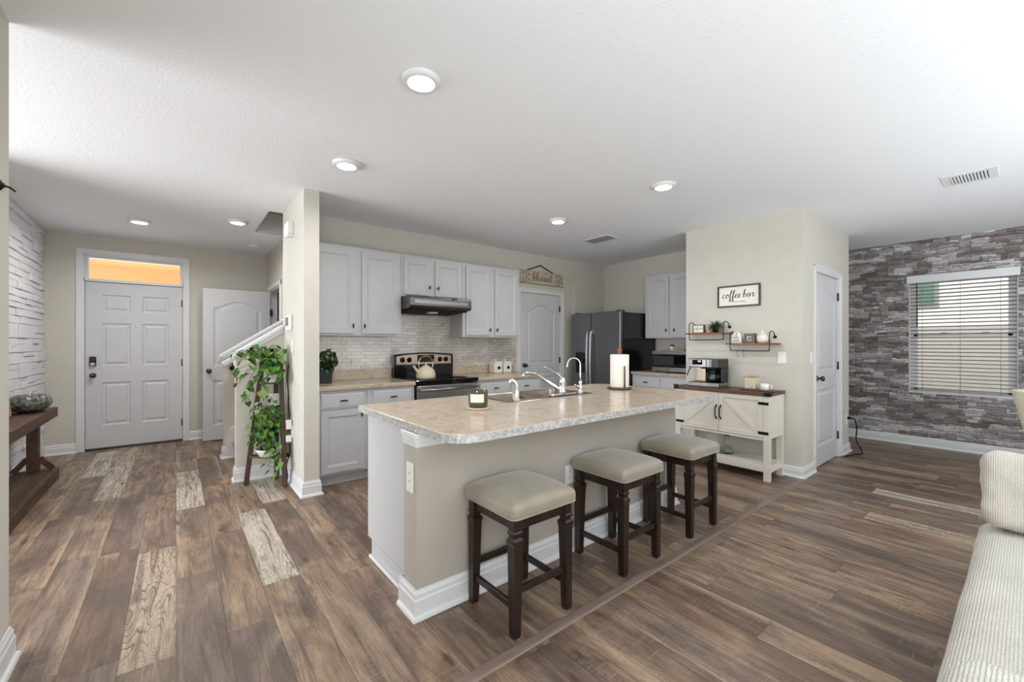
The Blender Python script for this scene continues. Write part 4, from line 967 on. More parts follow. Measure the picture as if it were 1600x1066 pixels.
b.obj('label', M['paper'], cd, fix=False)
# ---- paper towel holder and roll
ph = root('paper_towel_holder', 'acacia wood paper towel holder on the island', 'paper towel holder', (2.95, 2.20, 0.9148), 0)
b = B(); b.lathe([(0.096, 0), (0.101, 0.004), (0.101, 0.014), (0.096, 0.018)], (0, 0, 0), 36); b.obj('base', M['darktop'], ph)
b = B(); b.lathe([(0.010, 0.018), (0.010, 0.295)], (0, 0, 0), 14); b.obj('post', M['acacia'], ph)
b = B(); b.lathe([(0.012, 0.296), (0.017, 0.302), (0.010, 0.310), (0.016, 0.316), (0.021, 0.330), (0.017, 0.344), (0, 0.350)], (0, 0, 0), 20); b.obj('finial', M['acacia'], ph)
b = B(); b.tube([(-0.0355, -0.0790, 0.016), (-0.0355, -0.0790, 0.20)], 0.0055, 10); b.obj('tension_arm', M['darktop'], ph)
b = B(); b.lathe([(0.020, 0.0), (0.077, 0.0), (0.078, 0.004), (0.078, 0.271), (0.076, 0.275), (0.020, 0.275)], (0, 0, 0), 48); tag(b.obj('paper_towel_roll', M['paper'], None, (2.95, 2.20, 0.934)), 'white paper towel roll standing on the wooden holder', 'paper towels')
# ---- outlets on the island
def plate_obj(name, label, cat, loc, rz, w=0.072, h=0.116, kind='switch', group=None):
    r = root(name, label, cat, loc, rz, group)
    b = B(); b.box(-w / 2, w / 2, -0.006, -0.0004, -h / 2, h / 2, 0.0025); b.obj('cover_plate', M['plate'], r)
    if kind == 'switch':
        b = B(); b.box(-0.017, 0.017, -0.009, -0.0062, -0.033, 0.033, 0.002); b.obj('rocker', M['plate'], r)
    else:
        for z in (-0.02, 0.02):
            b = B(); b.box(-0.015, 0.015, -0.0075, -0.0062, z - 0.015, z + 0.015, 0.001); b.mi = 1
            for x in (-0.005, 0.005): b.box(x - 0.001, x + 0.001, -0.0079, -0.0076, z - 0.004, z + 0.006)
            b.obj('socket', [M['plate'], M['dark']], r)
    return r
plate_obj('wall_outlet', 'white outlet plate on the beige end of the island', 'outlet', (0.885, 1.885, 0.655), EAST, 0.072, 0.145, 'outlet')
plate_obj('wall_outlet', 'white outlet plate low on the island wall between two stools', 'outlet', (1.925, 1.820, 0.48), 0, 0.072, 0.116, 'outlet')

# ================================================================== bar stools
def make_stool():
    r = root('bar_stool', 'x', 'stool', (0, 0, 0), 0, 'padded bar stools in a row along the island')
    hw = 0.185; top = 0.525
    for sx in (-1, 1):
        for sy in (-1, 1):
            b = B(); cx, cy = sx * 0.160, sy * 0.160
            def sec(rx, z): return [(cx + a * rx - sx * (0.0), cy + c * rx, z) for a, c in ((-1, -1), (1, -1), (1, 1), (-1, 1))]
            rows = [(0.0165, 0.0, 0.005), (0.0185, 0.012, 0.004), (0.0245, 0.405, 0.0), (0.028, 0.418, 0), (0.028, 0.430, 0), (0.019, 0.440, 0), (0.019, 0.448, 0), (0.025, 0.458, 0), (0.025, 0.464, 0), (0.021, 0.470, 0), (0.021, 0.523, 0)]
            prev = None
            for rx, z, sh in rows:
                cur = [b.bm.verts.new((p[0] + sx * sh, p[1] + sy * sh, p[2])) for p in sec(rx, z)]
                if prev is None: b.face(cur[::-1])
                else:
                    for i in range(4): b.face([prev[i], prev[(i + 1) % 4], cur[(i + 1) % 4], cur[i]])
                prev = cur
            b.face(prev); b.obj('leg', M['stoolwood'], r)
    b = B()
    for s in (-1, 1):
        b.box(-0.140, 0.140, s * 0.160 - 0.010, s * 0.160 + 0.010, 0.470, 0.524, 0.002); b.box(s * 0.160 - 0.010, s * 0.160 + 0.010, -0.140, 0.140, 0.470, 0.524, 0.002)
    b.obj('apron', M['stoolwood'], r)
    for s, z in ((-1, 0.20), (1, 0.20)):
        b = B(); b.box(-0.143, 0.143, s * 0.163 - 0.009, s * 0.163 + 0.009, z - 0.016 if s < 0 else z - 0.016, z + 0.016, 0.003); b.obj('stretcher', M['stoolwood'], r)
    for s in (-1, 1):
        b = B(); b.box(s * 0.163 - 0.009, s * 0.163 + 0.009, -0.143, 0.143, 0.115, 0.147, 0.003); b.obj('stretcher', M['stoolwood'], r)
    b = B(); b.soft(-0.201, 0.201, -0.201, 0.201, 0.5255, 0.588, 0.022, 0.042, 14, puff=0.005); ct = b.obj('seat_cushion', M['seat'], r)
    b = B(); P = rrect(-0.202, 0.202, -0.202, 0.202, (0.03,) * 4, 5); b.tube([(x, y, 0.533) for x, y in P], 0.0042, 6, closed=True); b.obj('piping', M['seat'], ct)
    return r
st = make_stool()
for i, (x, y, lab) in enumerate(((1.335, 1.598, 'padded bar stool nearest the viewer at the island corner'), (2.120, 1.598, 'padded bar stool in the middle of the row at the island'), (2.850, 1.598, 'padded bar stool farthest from the viewer, by the coffee cart'))):
    o = st if i == 0 else copy_tree(st)
    o.location = (x, y, 0); o['label'] = lab
# ================================================================== lettering
G = {
 'c': ([[(0.78,0.72),(0.62,0.98),(0.30,0.92),(0.08,0.50),(0.14,0.12),(0.42,0.0),(0.72,0.12),(0.95,0.34)]], 0.88),
 'o': ([[(0.58,0.98),(0.28,0.92),(0.08,0.50),(0.14,0.12),(0.40,0.0),(0.70,0.20),(0.78,0.60),(0.58,0.98),(0.50,0.80),(0.72,0.66),(1.02,0.78)]], 0.98),
 'f': ([[(0.0,0.30),(0.30,0.80),(0.52,1.60),(0.50,2.05),(0.36,2.0),(0.26,1.4),(0.22,0.4),(0.18,-0.6),(0.26,-1.0),(0.40,-0.85),(0.36,-0.2),(0.30,0.10),(0.60,0.20),(0.82,0.42)]], 0.72),
 'e': ([[(0.0,0.34),(0.40,0.46),(0.62,0.76),(0.48,1.0),(0.22,0.82),(0.12,0.40),(0.26,0.04),(0.52,0.0),(0.85,0.34)]], 0.80),
 'b': ([[(0.0,0.34),(0.30,0.95),(0.50,1.70),(0.42,2.05),(0.26,1.90),(0.17,1.2),(0.15,0.35),(0.26,0.0),(0.52,0.04),(0.68,0.40),(0.60,0.78),(0.46,0.80),(0.60,0.62),(1.0,0.72)]], 0.95),
 'a': ([[(0.72,0.84),(0.48,1.0),(0.20,0.80),(0.08,0.38),(0.20,0.04),(0.44,0.10),(0.66,0.50),(0.76,0.96),(0.72,0.36),(0.80,0.02),(1.05,0.34)]], 1.0),
 'r': ([[(0.0,0.34),(0.22,0.86),(0.30,1.10),(0.40,0.86),(0.58,0.88),(0.56,0.40),(0.62,0.04),(0.80,0.04),(1.05,0.36)]], 0.95),
 'l': ([[(0.0,0.34),(0.30,0.95),(0.50,1.70),(0.42,2.05),(0.26,1.90),(0.17,1.2),(0.15,0.35),(0.28,0.0),(0.58,0.34)]], 0.55),
 's': ([[(0.0,0.30),(0.26,0.74),(0.52,0.98)], [(0.56,0.92),(0.40,1.02),(0.22,0.84),(0.34,0.56),(0.52,0.30),(0.40,0.02),(0.12,0.10)], [(0.44,0.04),(0.64,0.12),(0.80,0.32)]], 0.74),
 'd': ([[(0.68,0.84),(0.44,1.0),(0.18,0.80),(0.08,0.38),(0.20,0.04),(0.42,0.10),(0.66,0.55),(0.84,1.4),(0.92,2.0)], [(0.92,2.0),(0.78,1.2),(0.72,0.36),(0.80,0.02),(1.10,0.40)]], 1.0),
}
def write(b, text, x0, z0, s, mp, w, squeeze=1.0, slant=0.12):
    x = x0
    for ch in text:
        if ch == ' ': x += 0.45 * s * squeeze; continue
        st, adv = G[ch]
        for P in st: b.stroke([(x + (u + slant * v) * s * squeeze, z0 + v * s) for u, v in P], w, mp, nib=True)
        x += adv * s * squeeze
    return x
def wlen(text, s, squeeze=1.0): return sum(0.45 if c == ' ' else G[c][1] for c in text) * s * squeeze

# "coffee bar" framed sign on the nook wall
sg = root('framed_sign', 'black-framed white coffee bar sign hanging above the small shelves', 'sign', (4.709, 2.182, 1.700), EAST)
w, h = 0.434, 0.231
b = B()
for q in ((0, w, -0.022, -0.0005, 0, 0.014), (0, w, -0.022, -0.0005, h - 0.014, h), (0, 0.014, -0.022, -0.0005, 0.014, h - 0.014), (w - 0.014, w, -0.022, -0.0005, 0.014, h - 0.014)): b.box(*q, 0.002)
b.obj('frame', M['stoolwood'], sg)
b = B(); b.box(0.0142, w - 0.0142, -0.010, -0.002, 0.0142, h - 0.0142); pn = b.obj('panel', M['paper'], sg)
b = B(); s_ = 0.0400; tw = wlen('coffee bar', s_, 1.0); write(b, 'coffee bar', (w - tw) / 2 - 0.004, 0.098, s_ * 1.0, front(-0.0102), 0.0085); b.obj('lettering', M['ink'], pn)
b = B(); xx = 0.165
for k, (a, c) in enumerate(((0.014, 0.010), (0.010, 0.016), (0.012, 0.010), (0.010, 0.010))):
    b.stroke([(xx, 0.052), (xx + a * 0.4, 0.052 + c * 0.6), (xx + a * 0.6, 0.050), (xx + a, 0.054)], 0.0020, front(-0.0102)); xx += a + 0.001
xx += 0.010
for k, (a, c) in enumerate(((0.012, 0.014), (0.012, 0.010), (0.010, 0.012), (0.008, 0.014), (0.012, 0.010), (0.012, -0.012))):
    b.stroke([(xx, 0.053), (xx + a * 0.4, 0.053 + c * 0.6), (xx + a * 0.6, 0.051), (xx + a, 0.055)], 0.0020, front(-0.0102)); xx += a + 0.001
b.obj('small_lettering', M['ink'], pn)

# "blessed" hanging board over the pantry door
bs = root('hanging_sign', 'whitewashed wooden blessed sign hanging by a dark rope over the pantry door', 'sign', (3.835, 4.589, 2.180), 0)
w, h = 0.87, 0.196
b = B(); b.box(0, w, -0.020, -0.001, 0, h, 0.002); bd = b.obj('board', M['palewood'], bs)
b = B(); b.box(0.0, w, -0.0215, -0.0203, 0.0, 0.007); b.obj('dark_edge', M['ladderwood'], bd)
b = B(); s_ = 0.060; tw = wlen('blessed', s_, 1.15); write(b, 'blessed', (w - tw) / 2 - 0.015, 0.052, s_, front(-0.0202), 0.012, 1.15); b.obj('lettering', mat('stamp_brown', srgb(70, 56, 48), 0.8), bd)
b = B(); random.seed(11)
for x0 in (0.012, w - 0.178):
    for cx, cz, n_, r_ in ((0.035, 0.15, 8, 0.026), (0.095, 0.165, 7, 0.024), (0.145, 0.13, 7, 0.022), (0.04, 0.075, 8, 0.026), (0.10, 0.095, 8, 0.028), (0.145, 0.055, 7, 0.02), (0.085, 0.035, 8, 0.024), (0.03, 0.02, 6, 0.016)):
        for k in range(n_):
            a = 2 * PI * k / n_ + random.random() * 0.4; r1 = r_ * random.uniform(0.8, 1.1)
            b.stroke([(x0 + cx + 0.25 * r1 * math.cos(a), cz + 0.25 * r1 * math.sin(a)), (x0 + cx + 0.65 * r1 * math.cos(a + 0.15), cz + 0.65 * r1 * math.sin(a + 0.15)), (x0 + cx + r1 * math.cos(a), cz + r1 * math.sin(a))], 0.0055, front(-0.0202))
b.obj('floral_stamp', mat('stamp_taupe', srgb(112, 96, 84), 0.8), bd)
b = B(); b.tube([(0.13, -0.014, h - 0.004), (0.395, -0.012, 0.287), (0.66, -0.014, h - 0.004)], 0.0085, 8)
b.obj('rope', mat('dark_rope', srgb(52, 42, 34), 0.9, bump=(200, 0.8, 0.003)), bs)
b = B(); b.tube([(0.395, -0.001, 0.290), (0.395, -0.020, 0.290), (0.395, -0.026, 0.297)], 0.004, 8); b.obj('nail', M['black'], bs)

# ================================================================== floating shelves of the coffee bar (local: x right, wall at y=0, z=0 at board underside)
def tube_shelf(label, yw, zb, wbar, lo, hi, wl):
    r = root('wall_shelf', label, 'shelf', (4.7095, yw, zb), EAST, 'small brown shelves with black pipe brackets')
    b = B(); b.box(0, wl, -0.135, -0.004, 0, 0.016, 0.002); b.obj('board', M['shelfwood'], r)
    def end(x):
        return smooth_pts([(x, -0.012, 0.085), (x, -0.030, 0.112), (x, -0.065, 0.128), (x, -0.100, 0.122), (x, -0.120, 0.095), (x, -0.120, 0.02)], 5)
    b = B(); bar = [(lo, -0.145, 0.10)]
    def leg(x): return smooth_pts([(x, -0.010, 0.080), (x, -0.030, 0.118), (x, -0.075, 0.136), (x, -0.125, 0.128), (x, -0.143, 0.10), (x, -0.143, 0.02)], 5)
    path = leg(lo) + smooth_pts([(lo, -0.143, -0.03), (lo + 0.008, -0.143, -0.052), (lo + 0.03, -0.143, -0.062), (hi - 0.03, -0.143, -0.062), (hi - 0.008, -0.143, -0.052), (hi, -0.143, -0.03)], 4) + leg(hi)[::-1]
    b.tube(path, 0.0045, 8)
    b.obj('pipe_bracket', M['black'], r)
    for x in (lo, hi):
        c = B(); c.lathe([(0.017, -0.0005), (0.017, -0.006), (0.010, -0.010), (0.008, -0.018)], (x, 0, 0.078), 16, 'y'); c.tube([(x, -0.003, 0.004), (x, -0.145, 0.004)], 0.004, 6) if False else None; c.obj('wall_flange', M['black'], r)
    return r
tube_shelf('upper-left brown pipe-bracket shelf holding the grassy plant', 2.500, 1.407, 0.5, 0.055, 0.440, 0.500)
tube_shelf('lower-right brown pipe-bracket shelf holding the white jar', 2.048, 1.292, 0.5, 0.055, 0.432, 0.486)
# things on the upper shelf (top at z=1.423)
f1 = root('small_framed_sign', 'tiny wood-framed coffee sign on the upper-left shelf', 'sign', (4.625, 2.432, 1.4235), EAST)
b = B(); w, h = 0.130, 0.092
for q in ((0, w, -0.006, 0.035, 0, 0.008), (0, w, -0.006, 0.035, h - 0.008, h), (0, 0.008, -0.006, 0.035, 0.008, h - 0.008), (w - 0.008, w, -0.006, 0.035, 0.008, h - 0.008)): b.box(*q, 0.001)
b.obj('frame', M['shelfwood'], f1)
b = B(); b.box(0.0082, w - 0.0082, 0.0, 0.030, 0.0082, h - 0.0082); pn = b.obj('panel', M['paper'], f1)
b = B(); write(b, 'coffee', 0.016, 0.040, 0.0130, front(-0.0002), 0.0026); write(b, 'bar', 0.086, 0.040, 0.0130, front(-0.0002), 0.0026); b.obj('lettering', mat('grey_ink', srgb(120, 116, 116), 0.8), pn)
gp = root('grassy_plant', 'bushy fake grass in a black pot on the upper shelf', 'plant', (4.638, 2.178, 1.4235))
b = B(); b.lathe([(0.026, 0), (0.036, 0.060), (0.0375, 0.068), (0.034, 0.068), (0.032, 0.058), (0, 0.057)], (0, 0, 0), 24); b.obj('pot', M['blackp'], gp)
b = B(); random.seed(8)
for k in range(230):
    a = random.uniform(0, 2 * PI); e = random.uniform(0.05, 1.45) ** 0.9; L = random.uniform(0.06, 0.135)
    dx = math.cos(a) * math.cos(e)
    if dx > 0: dx *= 0.45
    blade(b, (0.018 * math.cos(a), 0.018 * math.sin(a), 0.058), (dx, math.sin(a) * math.cos(e), math.sin(e)), L, random.uniform(0.005, 0.009), random.uniform(0.2, 0.9), 5)
b.obj('foliage', M['leaf2'], gp, fix=False)
cup = root('small_cup', 'pale ceramic cup between the tiny sign and grassy plant', 'cup', (4.660, 2.268, 1.4235))
b = B(); b.lathe([(0.020, 0), (0.025, 0.004), (0.027, 0.055), (0.0245, 0.055), (0.023, 0.008), (0, 0.007)], (0, 0, 0), 24); b.obj('body', M['cream'], cup)
# things on the lower shelf (top z=1.308)
tg = root('tag_sign', 'white tag-shaped sign with grey writing on the lower shelf', 'sign', (4.612, 1.995, 1.3085), EAST)
b = B(); b.prism([(0, 0), (0.094, 0), (0.094, 0.080), (0.068, 0.118), (0.026, 0.118), (0, 0.080)], 0.0, 0.030, 'y'); tb = b.obj('block', M['paper'], tg)
b = B(); b.lathe([(0.007, -0.0004), (0.007, -0.0016), (0, -0.0017)], (0.047, 0, 0.100), 14, 'y'); b.obj('eyelet', M['black'], tg)
b = B(); random.seed(4)
for z, n_, x0, hh in ((0.070, 3, 0.030, 0.012), (0.050, 6, 0.016, 0.013), (0.030, 5, 0.022, 0.010), (0.012, 7, 0.012, 0.010)):
    x = x0
    for k in range(n_):
        a = random.uniform(0.008, 0.011); b.stroke([(x, z), (x + a * 0.35, z + hh), (x + a * 0.6, z - 0.001), (x + a, z + hh * 0.5)], 0.0022, front(-0.0003)); x += a + 0.001
b.obj('lettering', mat('grey_ink2', srgb(110, 112, 122), 0.8), tb)
bx = root('box_sign', 'dark brown square box sign with white lettering on the lower shelf', 'sign', (4.615, 1.868, 1.3085), EAST)
b = B(); w = 0.098
for q in ((0, w, -0.004, 0.040, 0, 0.009), (0, w, -0.004, 0.040, w - 0.009, w), (0, 0.009, -0.004, 0.040, 0.009, w - 0.009), (w - 0.009, w, -0.004, 0.040, 0.009, w - 0.009)): b.box(*q, 0.001)
b.obj('frame', M['shelfwood'], bx)
b = B(); b.box(0.0092, w - 0.0092, 0.0, 0.036, 0.0092, w - 0.0092); pn = b.obj('panel', M['stoolwood'], bx)
b = B()
for P in ([(0.030, 0.052), (0.024, 0.064), (0.031, 0.072), (0.036, 0.064), (0.024, 0.052), (0.026, 0.042), (0.034, 0.040), (0.042, 0.054)], [(0.046, 0.072), (0.050, 0.056), (0.054, 0.072)], [(0.056, 0.072), (0.068, 0.072)], [(0.062, 0.072), (0.062, 0.050)], [(0.022, 0.036), (0.022, 0.024)], [(0.022, 0.030), (0.034, 0.030)], [(0.038, 0.036), (0.046, 0.024), (0.050, 0.036)], [(0.054, 0.034), (0.062, 0.024), (0.070, 0.034)], [(0.052, 0.046), (0.072, 0.044)]):
    b.stroke(P, 0.0042, front(-0.0002))
b.obj('lettering', M['paper'], pn)
jr = root('sugar_jar', 'round white lidded jar on the lower shelf', 'jar', (4.640, 1.708, 1.3085))
b = B(); b.lathe([(0.030, 0), (0.044, 0.010), (0.052, 0.035), (0.050, 0.062), (0.040, 0.082), (0.038, 0.086)], (0, 0, 0), 32); b.obj('body', M['white_cer'], jr)
b = B(); b.lathe([(0.042, 0.087), (0.042, 0.092), (0.030, 0.101), (0.012, 0.107), (0.007, 0.111), (0.010, 0.120), (0.008, 0.126), (0, 0.128)], (0, 0, 0), 28); b.obj('lid', M['white_cer'], jr)
for i, y in enumerate((1.915, 1.858)):
    b = B(); b.tube(smooth_pts([(0, 0, -0.008), (-0.006, 0, 0.0), (-0.0, 0, 0.008), (0.006, 0, 0.0), (0.006, 0, -0.045), (0.004, 0, -0.062), (-0.008, 0, -0.070), (-0.016, 0, -0.056)], 5), 0.0016, 6)
    tag(b.obj('hanging_hook', M['black'], None, (4.7095 - 0.143, y, 1.230), WEST * 0 + (PI / 2 if i == 0 else PI / 2.6)), ('left' if i == 0 else 'right') + ' one of two thin hooks hanging below the lower shelf', 'hook', 'S-hooks under the lower shelf')

# ================================================================== coffee cart
ct = root('coffee_bar_cart', 'white farmhouse coffee cabinet with dark wood top against the nook wall', 'cabinet', (4.325, 2.475, 0), EAST)
CW, CD = 0.945, 0.365
b = B(); b.box(-0.012, CW + 0.012, -0.012, CD + 0.004, 0.806, 0.838, 0.003); tp = b.obj('top', M['darktop'], ct)
b = B(); b.box(-0.0135, 0.045, -0.0135, 0.02, 0.8045, 0.8395, 0.001); b.box(CW - 0.045, CW + 0.0135, -0.0135, 0.02, 0.8045, 0.8395, 0.001); b.obj('corner_bracket', M['black'], tp)
for x in (0, CW - 0.055):
    for y in (0, CD - 0.045):
        b = B(); b.box(x, x + 0.055, y, y + 0.045, 0, 0.806, 0.002); b.obj('leg', M['cart'], ct)
b = B(); b.box(0.0, 0.0545, 0.046, CD - 0.046, 0.405, 0.8055); b.box(CW - 0.0545, CW - 0.0005, 0.046, CD - 0.046, 0.405, 0.8055); b.box(0.056, CW - 0.056, 0.012, CD - 0.004, 0.385, 0.403); b.box(0.056, CW - 0.056, CD - 0.02, CD - 0.006, 0.403, 0.8055); b.box(0.056, CW - 0.056, 0.001, 0.011, 0.383, 0.402); b.obj('case', M['cart'], ct)
b = B(); b.box(0.056, CW - 0.056, 0.002, CD - 0.004, 0.085, 0.150, 0.002); b.box(0.002, 0.053, 0.046, CD - 0.046, 0.085, 0.150); b.box(CW - 0.053, CW - 0.002, 0.046, CD - 0.046, 0.085, 0.150); b.obj('lower_shelf', M['cart'], ct)
dw = (CW - 0.11) / 2 - 0.003
for i in (0, 1):
    x0 = 0.0565 + i * (dw + 0.004); x1 = x0 + dw - 0.001; z0, z1 = 0.408, 0.803
    b = B(); b.slab(dw - 0.001, z1 - z0, [rect(x0 + 0.042, x1 - 0.042, z0 + 0.042, z1 - 0.042)], [(0.0, 0.010)], lambda u, v, d: (u, -0.001 + d, v), 0.020, x0, z0)
    xa, xb = (x0 + 0.044, x1 - 0.044); za, zb = z0 + 0.044, z1 - 0.044
    if i == 0: b.bar((xa + 0.010, 0.0055, za + 0.014), (xb - 0.010, 0.0055, zb - 0.014), 0.008, 0.040, up=(-1, 0, 1))
    else: b.bar((xa + 0.010, 0.0055, zb - 0.014), (xb - 0.010, 0.0055, za + 0.014), 0.008, 0.040, up=(1, 0, 1))
    dr = b.obj('door', M['cart'], ct)
    hx = x1 - 0.020 if i == 0 else x0 + 0.020
    b = B(); b.tube(smooth_pts([(hx, -0.002, 0.545), (hx, -0.026, 0.562), (hx, -0.030, 0.605), (hx, -0.026, 0.648), (hx, -0.002, 0.665)], 5), 0.0058, 8); b.box(hx - 0.007, hx + 0.007, -0.005, -0.0012, 0.530, 0.556, 0.001); b.box(hx - 0.007, hx + 0.007, -0.005, -0.0012, 0.654, 0.680, 0.001); b.obj('door_handle', M['black'], dr)
    for z in (0.455, 0.735):
        b = B()
        if i == 0: b.box(0.008, 0.098, -0.0045, -0.0014, z - 0.013, z + 0.013, 0.001)
        else: b.box(CW - 0.098, CW - 0.008, -0.0045, -0.0014, z - 0.013, z + 0.013, 0.001)
        b.obj('strap_hinge', M['black'], dr)
# carafe on the lower shelf
cr = root('glass_carafe', 'clear glass carafe with dark stopper on the cart lower shelf', 'carafe', (4.52, 2.005, 0.1508))
b = B(); b.lathe([(0.050, 0.0), (0.066, 0.008), (0.068, 0.030), (0.050, 0.060), (0.028, 0.095), (0.022, 0.13), (0.024, 0.170), (0.026, 0.200), (0.0235, 0.200), (0.0215, 0.170), (0.0195, 0.13), (0.0255, 0.095), (0.047, 0.060), (0.064, 0.030), (0.062, 0.012), (0, 0.008)], (0, 0, 0), 32); b.obj('body', M['glass'], cr)
b = B(); b.lathe([(0.020, 0.188), (0.0225, 0.200), (0.028, 0.203), (0.028, 0.222), (0.024, 0.226), (0, 0.226)], (0, 0, 0), 20); b.obj('stopper', M['stoolwood'], cr)
vg = root('wall_vent_grille', 'small grey louvred grille on the wall behind the cart shelf', 'vent', (4.709, 2.30, 0.30), EAST)
b = B(); b.box(0, 0.062, -0.008, -0.0006, 0, 0.10, 0.002)
for k in range(5): b.box(0.008 + k * 0.010, 0.013 + k * 0.010, -0.012, -0.008, 0.01, 0.09)
b.obj('grille', mat('grille_grey', srgb(110, 108, 102), 0.5), vg)

# ---- espresso / coffee machine on the cart
cm = root('coffee_maker', 'steel and black coffee maker with glass pot on the cart', 'coffee maker', (4.405, 2.375, 0.8392), EAST)
b = B(); b.box(0, 0.335, 0.0, 0.235, 0.0, 0.046, 0.008); base = b.obj('base', M['steel'], cm)
b = B(); b.box(0.015, 0.320, 0.006, 0.18, 0.0462, 0.050, 0.001); b.obj('drip_tray', M['blackp'], base)
b = B(); b.box(0.045, 0.150, 0.10, 0.234, 0.0505, 0.204, 0.004); b.obj('boiler_column', M['steelw'], cm)
b = B(); b.box(0.1505, 0.335, 0.165, 0.234, 0.0505, 0.204, 0.004); b.box(0.315, 0.335, 0.10, 0.1645, 0.0505, 0.204, 0.003); b.obj('back_column', M['blackp'], cm)
b = B(); b.box(0, 0.335, 0.0, 0.235, 0.205, 0.300, 0.008); hd_ = b.obj('head', M['blackp'], cm)
b = B(); b.box(0.004, 0.262, -0.004, -0.0003, 0.212, 0.293, 0.001); b.obj('front_panel', M['steel'], hd_)
b = B(); b.box(0.055, 0.165, -0.0062, -0.0043, 0.236, 0.288, 0.001); b.mi = 1; b.box(0.118, 0.150, -0.0066, -0.0063, 0.268, 0.278); b.obj('display', [M['blackglass'], emit('display_blue', (0.55, 0.62, 0.95, 1), 1.0)], hd_)
b = B(); b.box(0.202, 0.222, -0.0066, -0.0042, 0.214, 0.291, 0.001); b.box(0.235, 0.258, -0.0066, -0.0042, 0.214, 0.291, 0.001); b.obj('chrome_strip', M['chrome'], hd_)
b = B(); b.lathe([(0.030, 0.196), (0.034, 0.204)], (0.215, 0.085, 0), 20); b.box(0.14, 0.30, 0.02, 0.16, 0.192, 0.2045, 0.005); b.obj('brew_basket', M['blackp'], cm)
b = B(); b.tube(smooth_pts([(0.010, 0.05, 0.200), (0.002, 0.04, 0.185), (-0.004, 0.02, 0.150), (-0.008, 0.005, 0.115)], 5), 0.0065, 8); b.obj('steam_wand', M['blackp'], cm)
cf = root('coffee_pot', 'round glass coffee pot with black handle inside the coffee maker', 'coffee pot', (4.405 + 0.082, 2.375 - 0.225, 0.8392 + 0.0508))
b = B(); b.lathe([(0.044, 0.0), (0.054, 0.010), (0.056, 0.045), (0.048, 0.085), (0.044, 0.098), (0.042, 0.098), (0.046, 0.085), (0.054, 0.045), (0.052, 0.012), (0, 0.006)], (0, 0, 0), 28); b.obj('body', M['glass'], cf)
b = B(); b.lathe([(0.046, 0.0985), (0.047, 0.104), (0.044, 0.128), (0.020, 0.136), (0, 0.136)], (0, 0, 0), 24); b.obj('lid', M['blackp'], cf)
b = B(); b.tube(smooth_pts([(-0.045, 0.0, 0.104), (-0.078, 0.004, 0.102), (-0.085, 0.005, 0.07), (-0.078, 0.004, 0.028), (-0.056, 0.002, 0.022)], 5), 0.0075, 8); b.obj('handle', M['blackp'], cf)
b = B(); b.lathe([(0.0560, 0.018), (0.0575, 0.018), (0.0575, 0.032), (0.0560, 0.032)], (0, 0, 0), 28); b.obj('band', M['blackp'], cf)
# ---- tray with canister and mug
tag(B().box(-0.155, 0.155, -0.078, 0.078, 0, 0.012, 0.004).obj('wooden_tray', M['darktop'], None, (4.475, 1.672, 0.8395), EAST), 'thin dark wooden tray holding canister and mug on the cart', 'tray')
cn = root('storage_canister', 'square cream canister with wooden lid on the cart tray', 'canister', (4.50, 1.755, 0.8520))
b = B(); b.box(-0.048, 0.048, -0.052, 0.052, 0, 0.112, 0.008); b.obj('box', M['cream'], cn)
b = B(); b.box(-0.051, 0.051, -0.055, 0.055, 0.1125, 0.124, 0.003); b.obj('lid', M['lightwood'], cn)
b = B(); b.lathe([(0.004, -0.0484), (0.004, -0.0496), (0, -0.0497)], (0, -0.018, 0.016), 10, 'x'); b.obj('dot', M['black'], cn)
mg = root('mug', 'white mug with handle lying beside the cream canister', 'mug', (4.455, 1.620, 0.8520))
b = B(); b.lathe([(0.032, 0), (0.038, 0.004), (0.040, 0.062), (0.0365, 0.062), (0.035, 0.008), (0, 0.007)], (0, 0, 0), 28); b.obj('body', M['white_cer'], mg)
b = B(); b.tube(smooth_pts([(0, -0.037, 0.050), (0, -0.056, 0.048), (0, -0.064, 0.032), (0, -0.056, 0.016), (0, -0.038, 0.014)], 5), 0.0048, 8); b.obj('handle', M['white_cer'], mg)
mg['label'] = 'white mug with round handle beside the cream canister'
plate_obj('wall_switch', 'white double-height switch plate right of the lower coffee shelf', 'switch', (4.71, 1.555, 1.163), EAST, 0.075, 0.118, 'switch')
plate_obj('wall_switch', 'white switch plate on the wall left of the dining-side door', 'switch', (4.975, 1.385, 1.160), 0, 0.070, 0.116, 'switch')
plate_obj('wall_outlet', 'white outlet low on the nook corner with a black plug in it', 'outlet', (6.27, 1.385, 0.395), 0, 0.070, 0.116, 'outlet')
pc = root('electric_cable', 'black power cord from the nook outlet down to the floor', 'cord')
b = B(); b.tube(smooth_pts([(6.275, 1.340, 0.412), (6.30, 1.315, 0.40), (6.35, 1.305, 0.30), (6.36, 1.31, 0.14), (6.34, 1.26, 0.04), (6.27, 1.24, 0.0085), (6.18, 1.285, 0.0085), (6.08, 1.305, 0.0085), (5.99, 1.34, 0.0085)], 7), 0.0065, 8); b.obj('cable', M['black'], pc)
b = B(); b.box(6.26, 6.29, 1.340, 1.3765, 0.398, 0.428, 0.005); b.obj('plug', M['black'], pc)

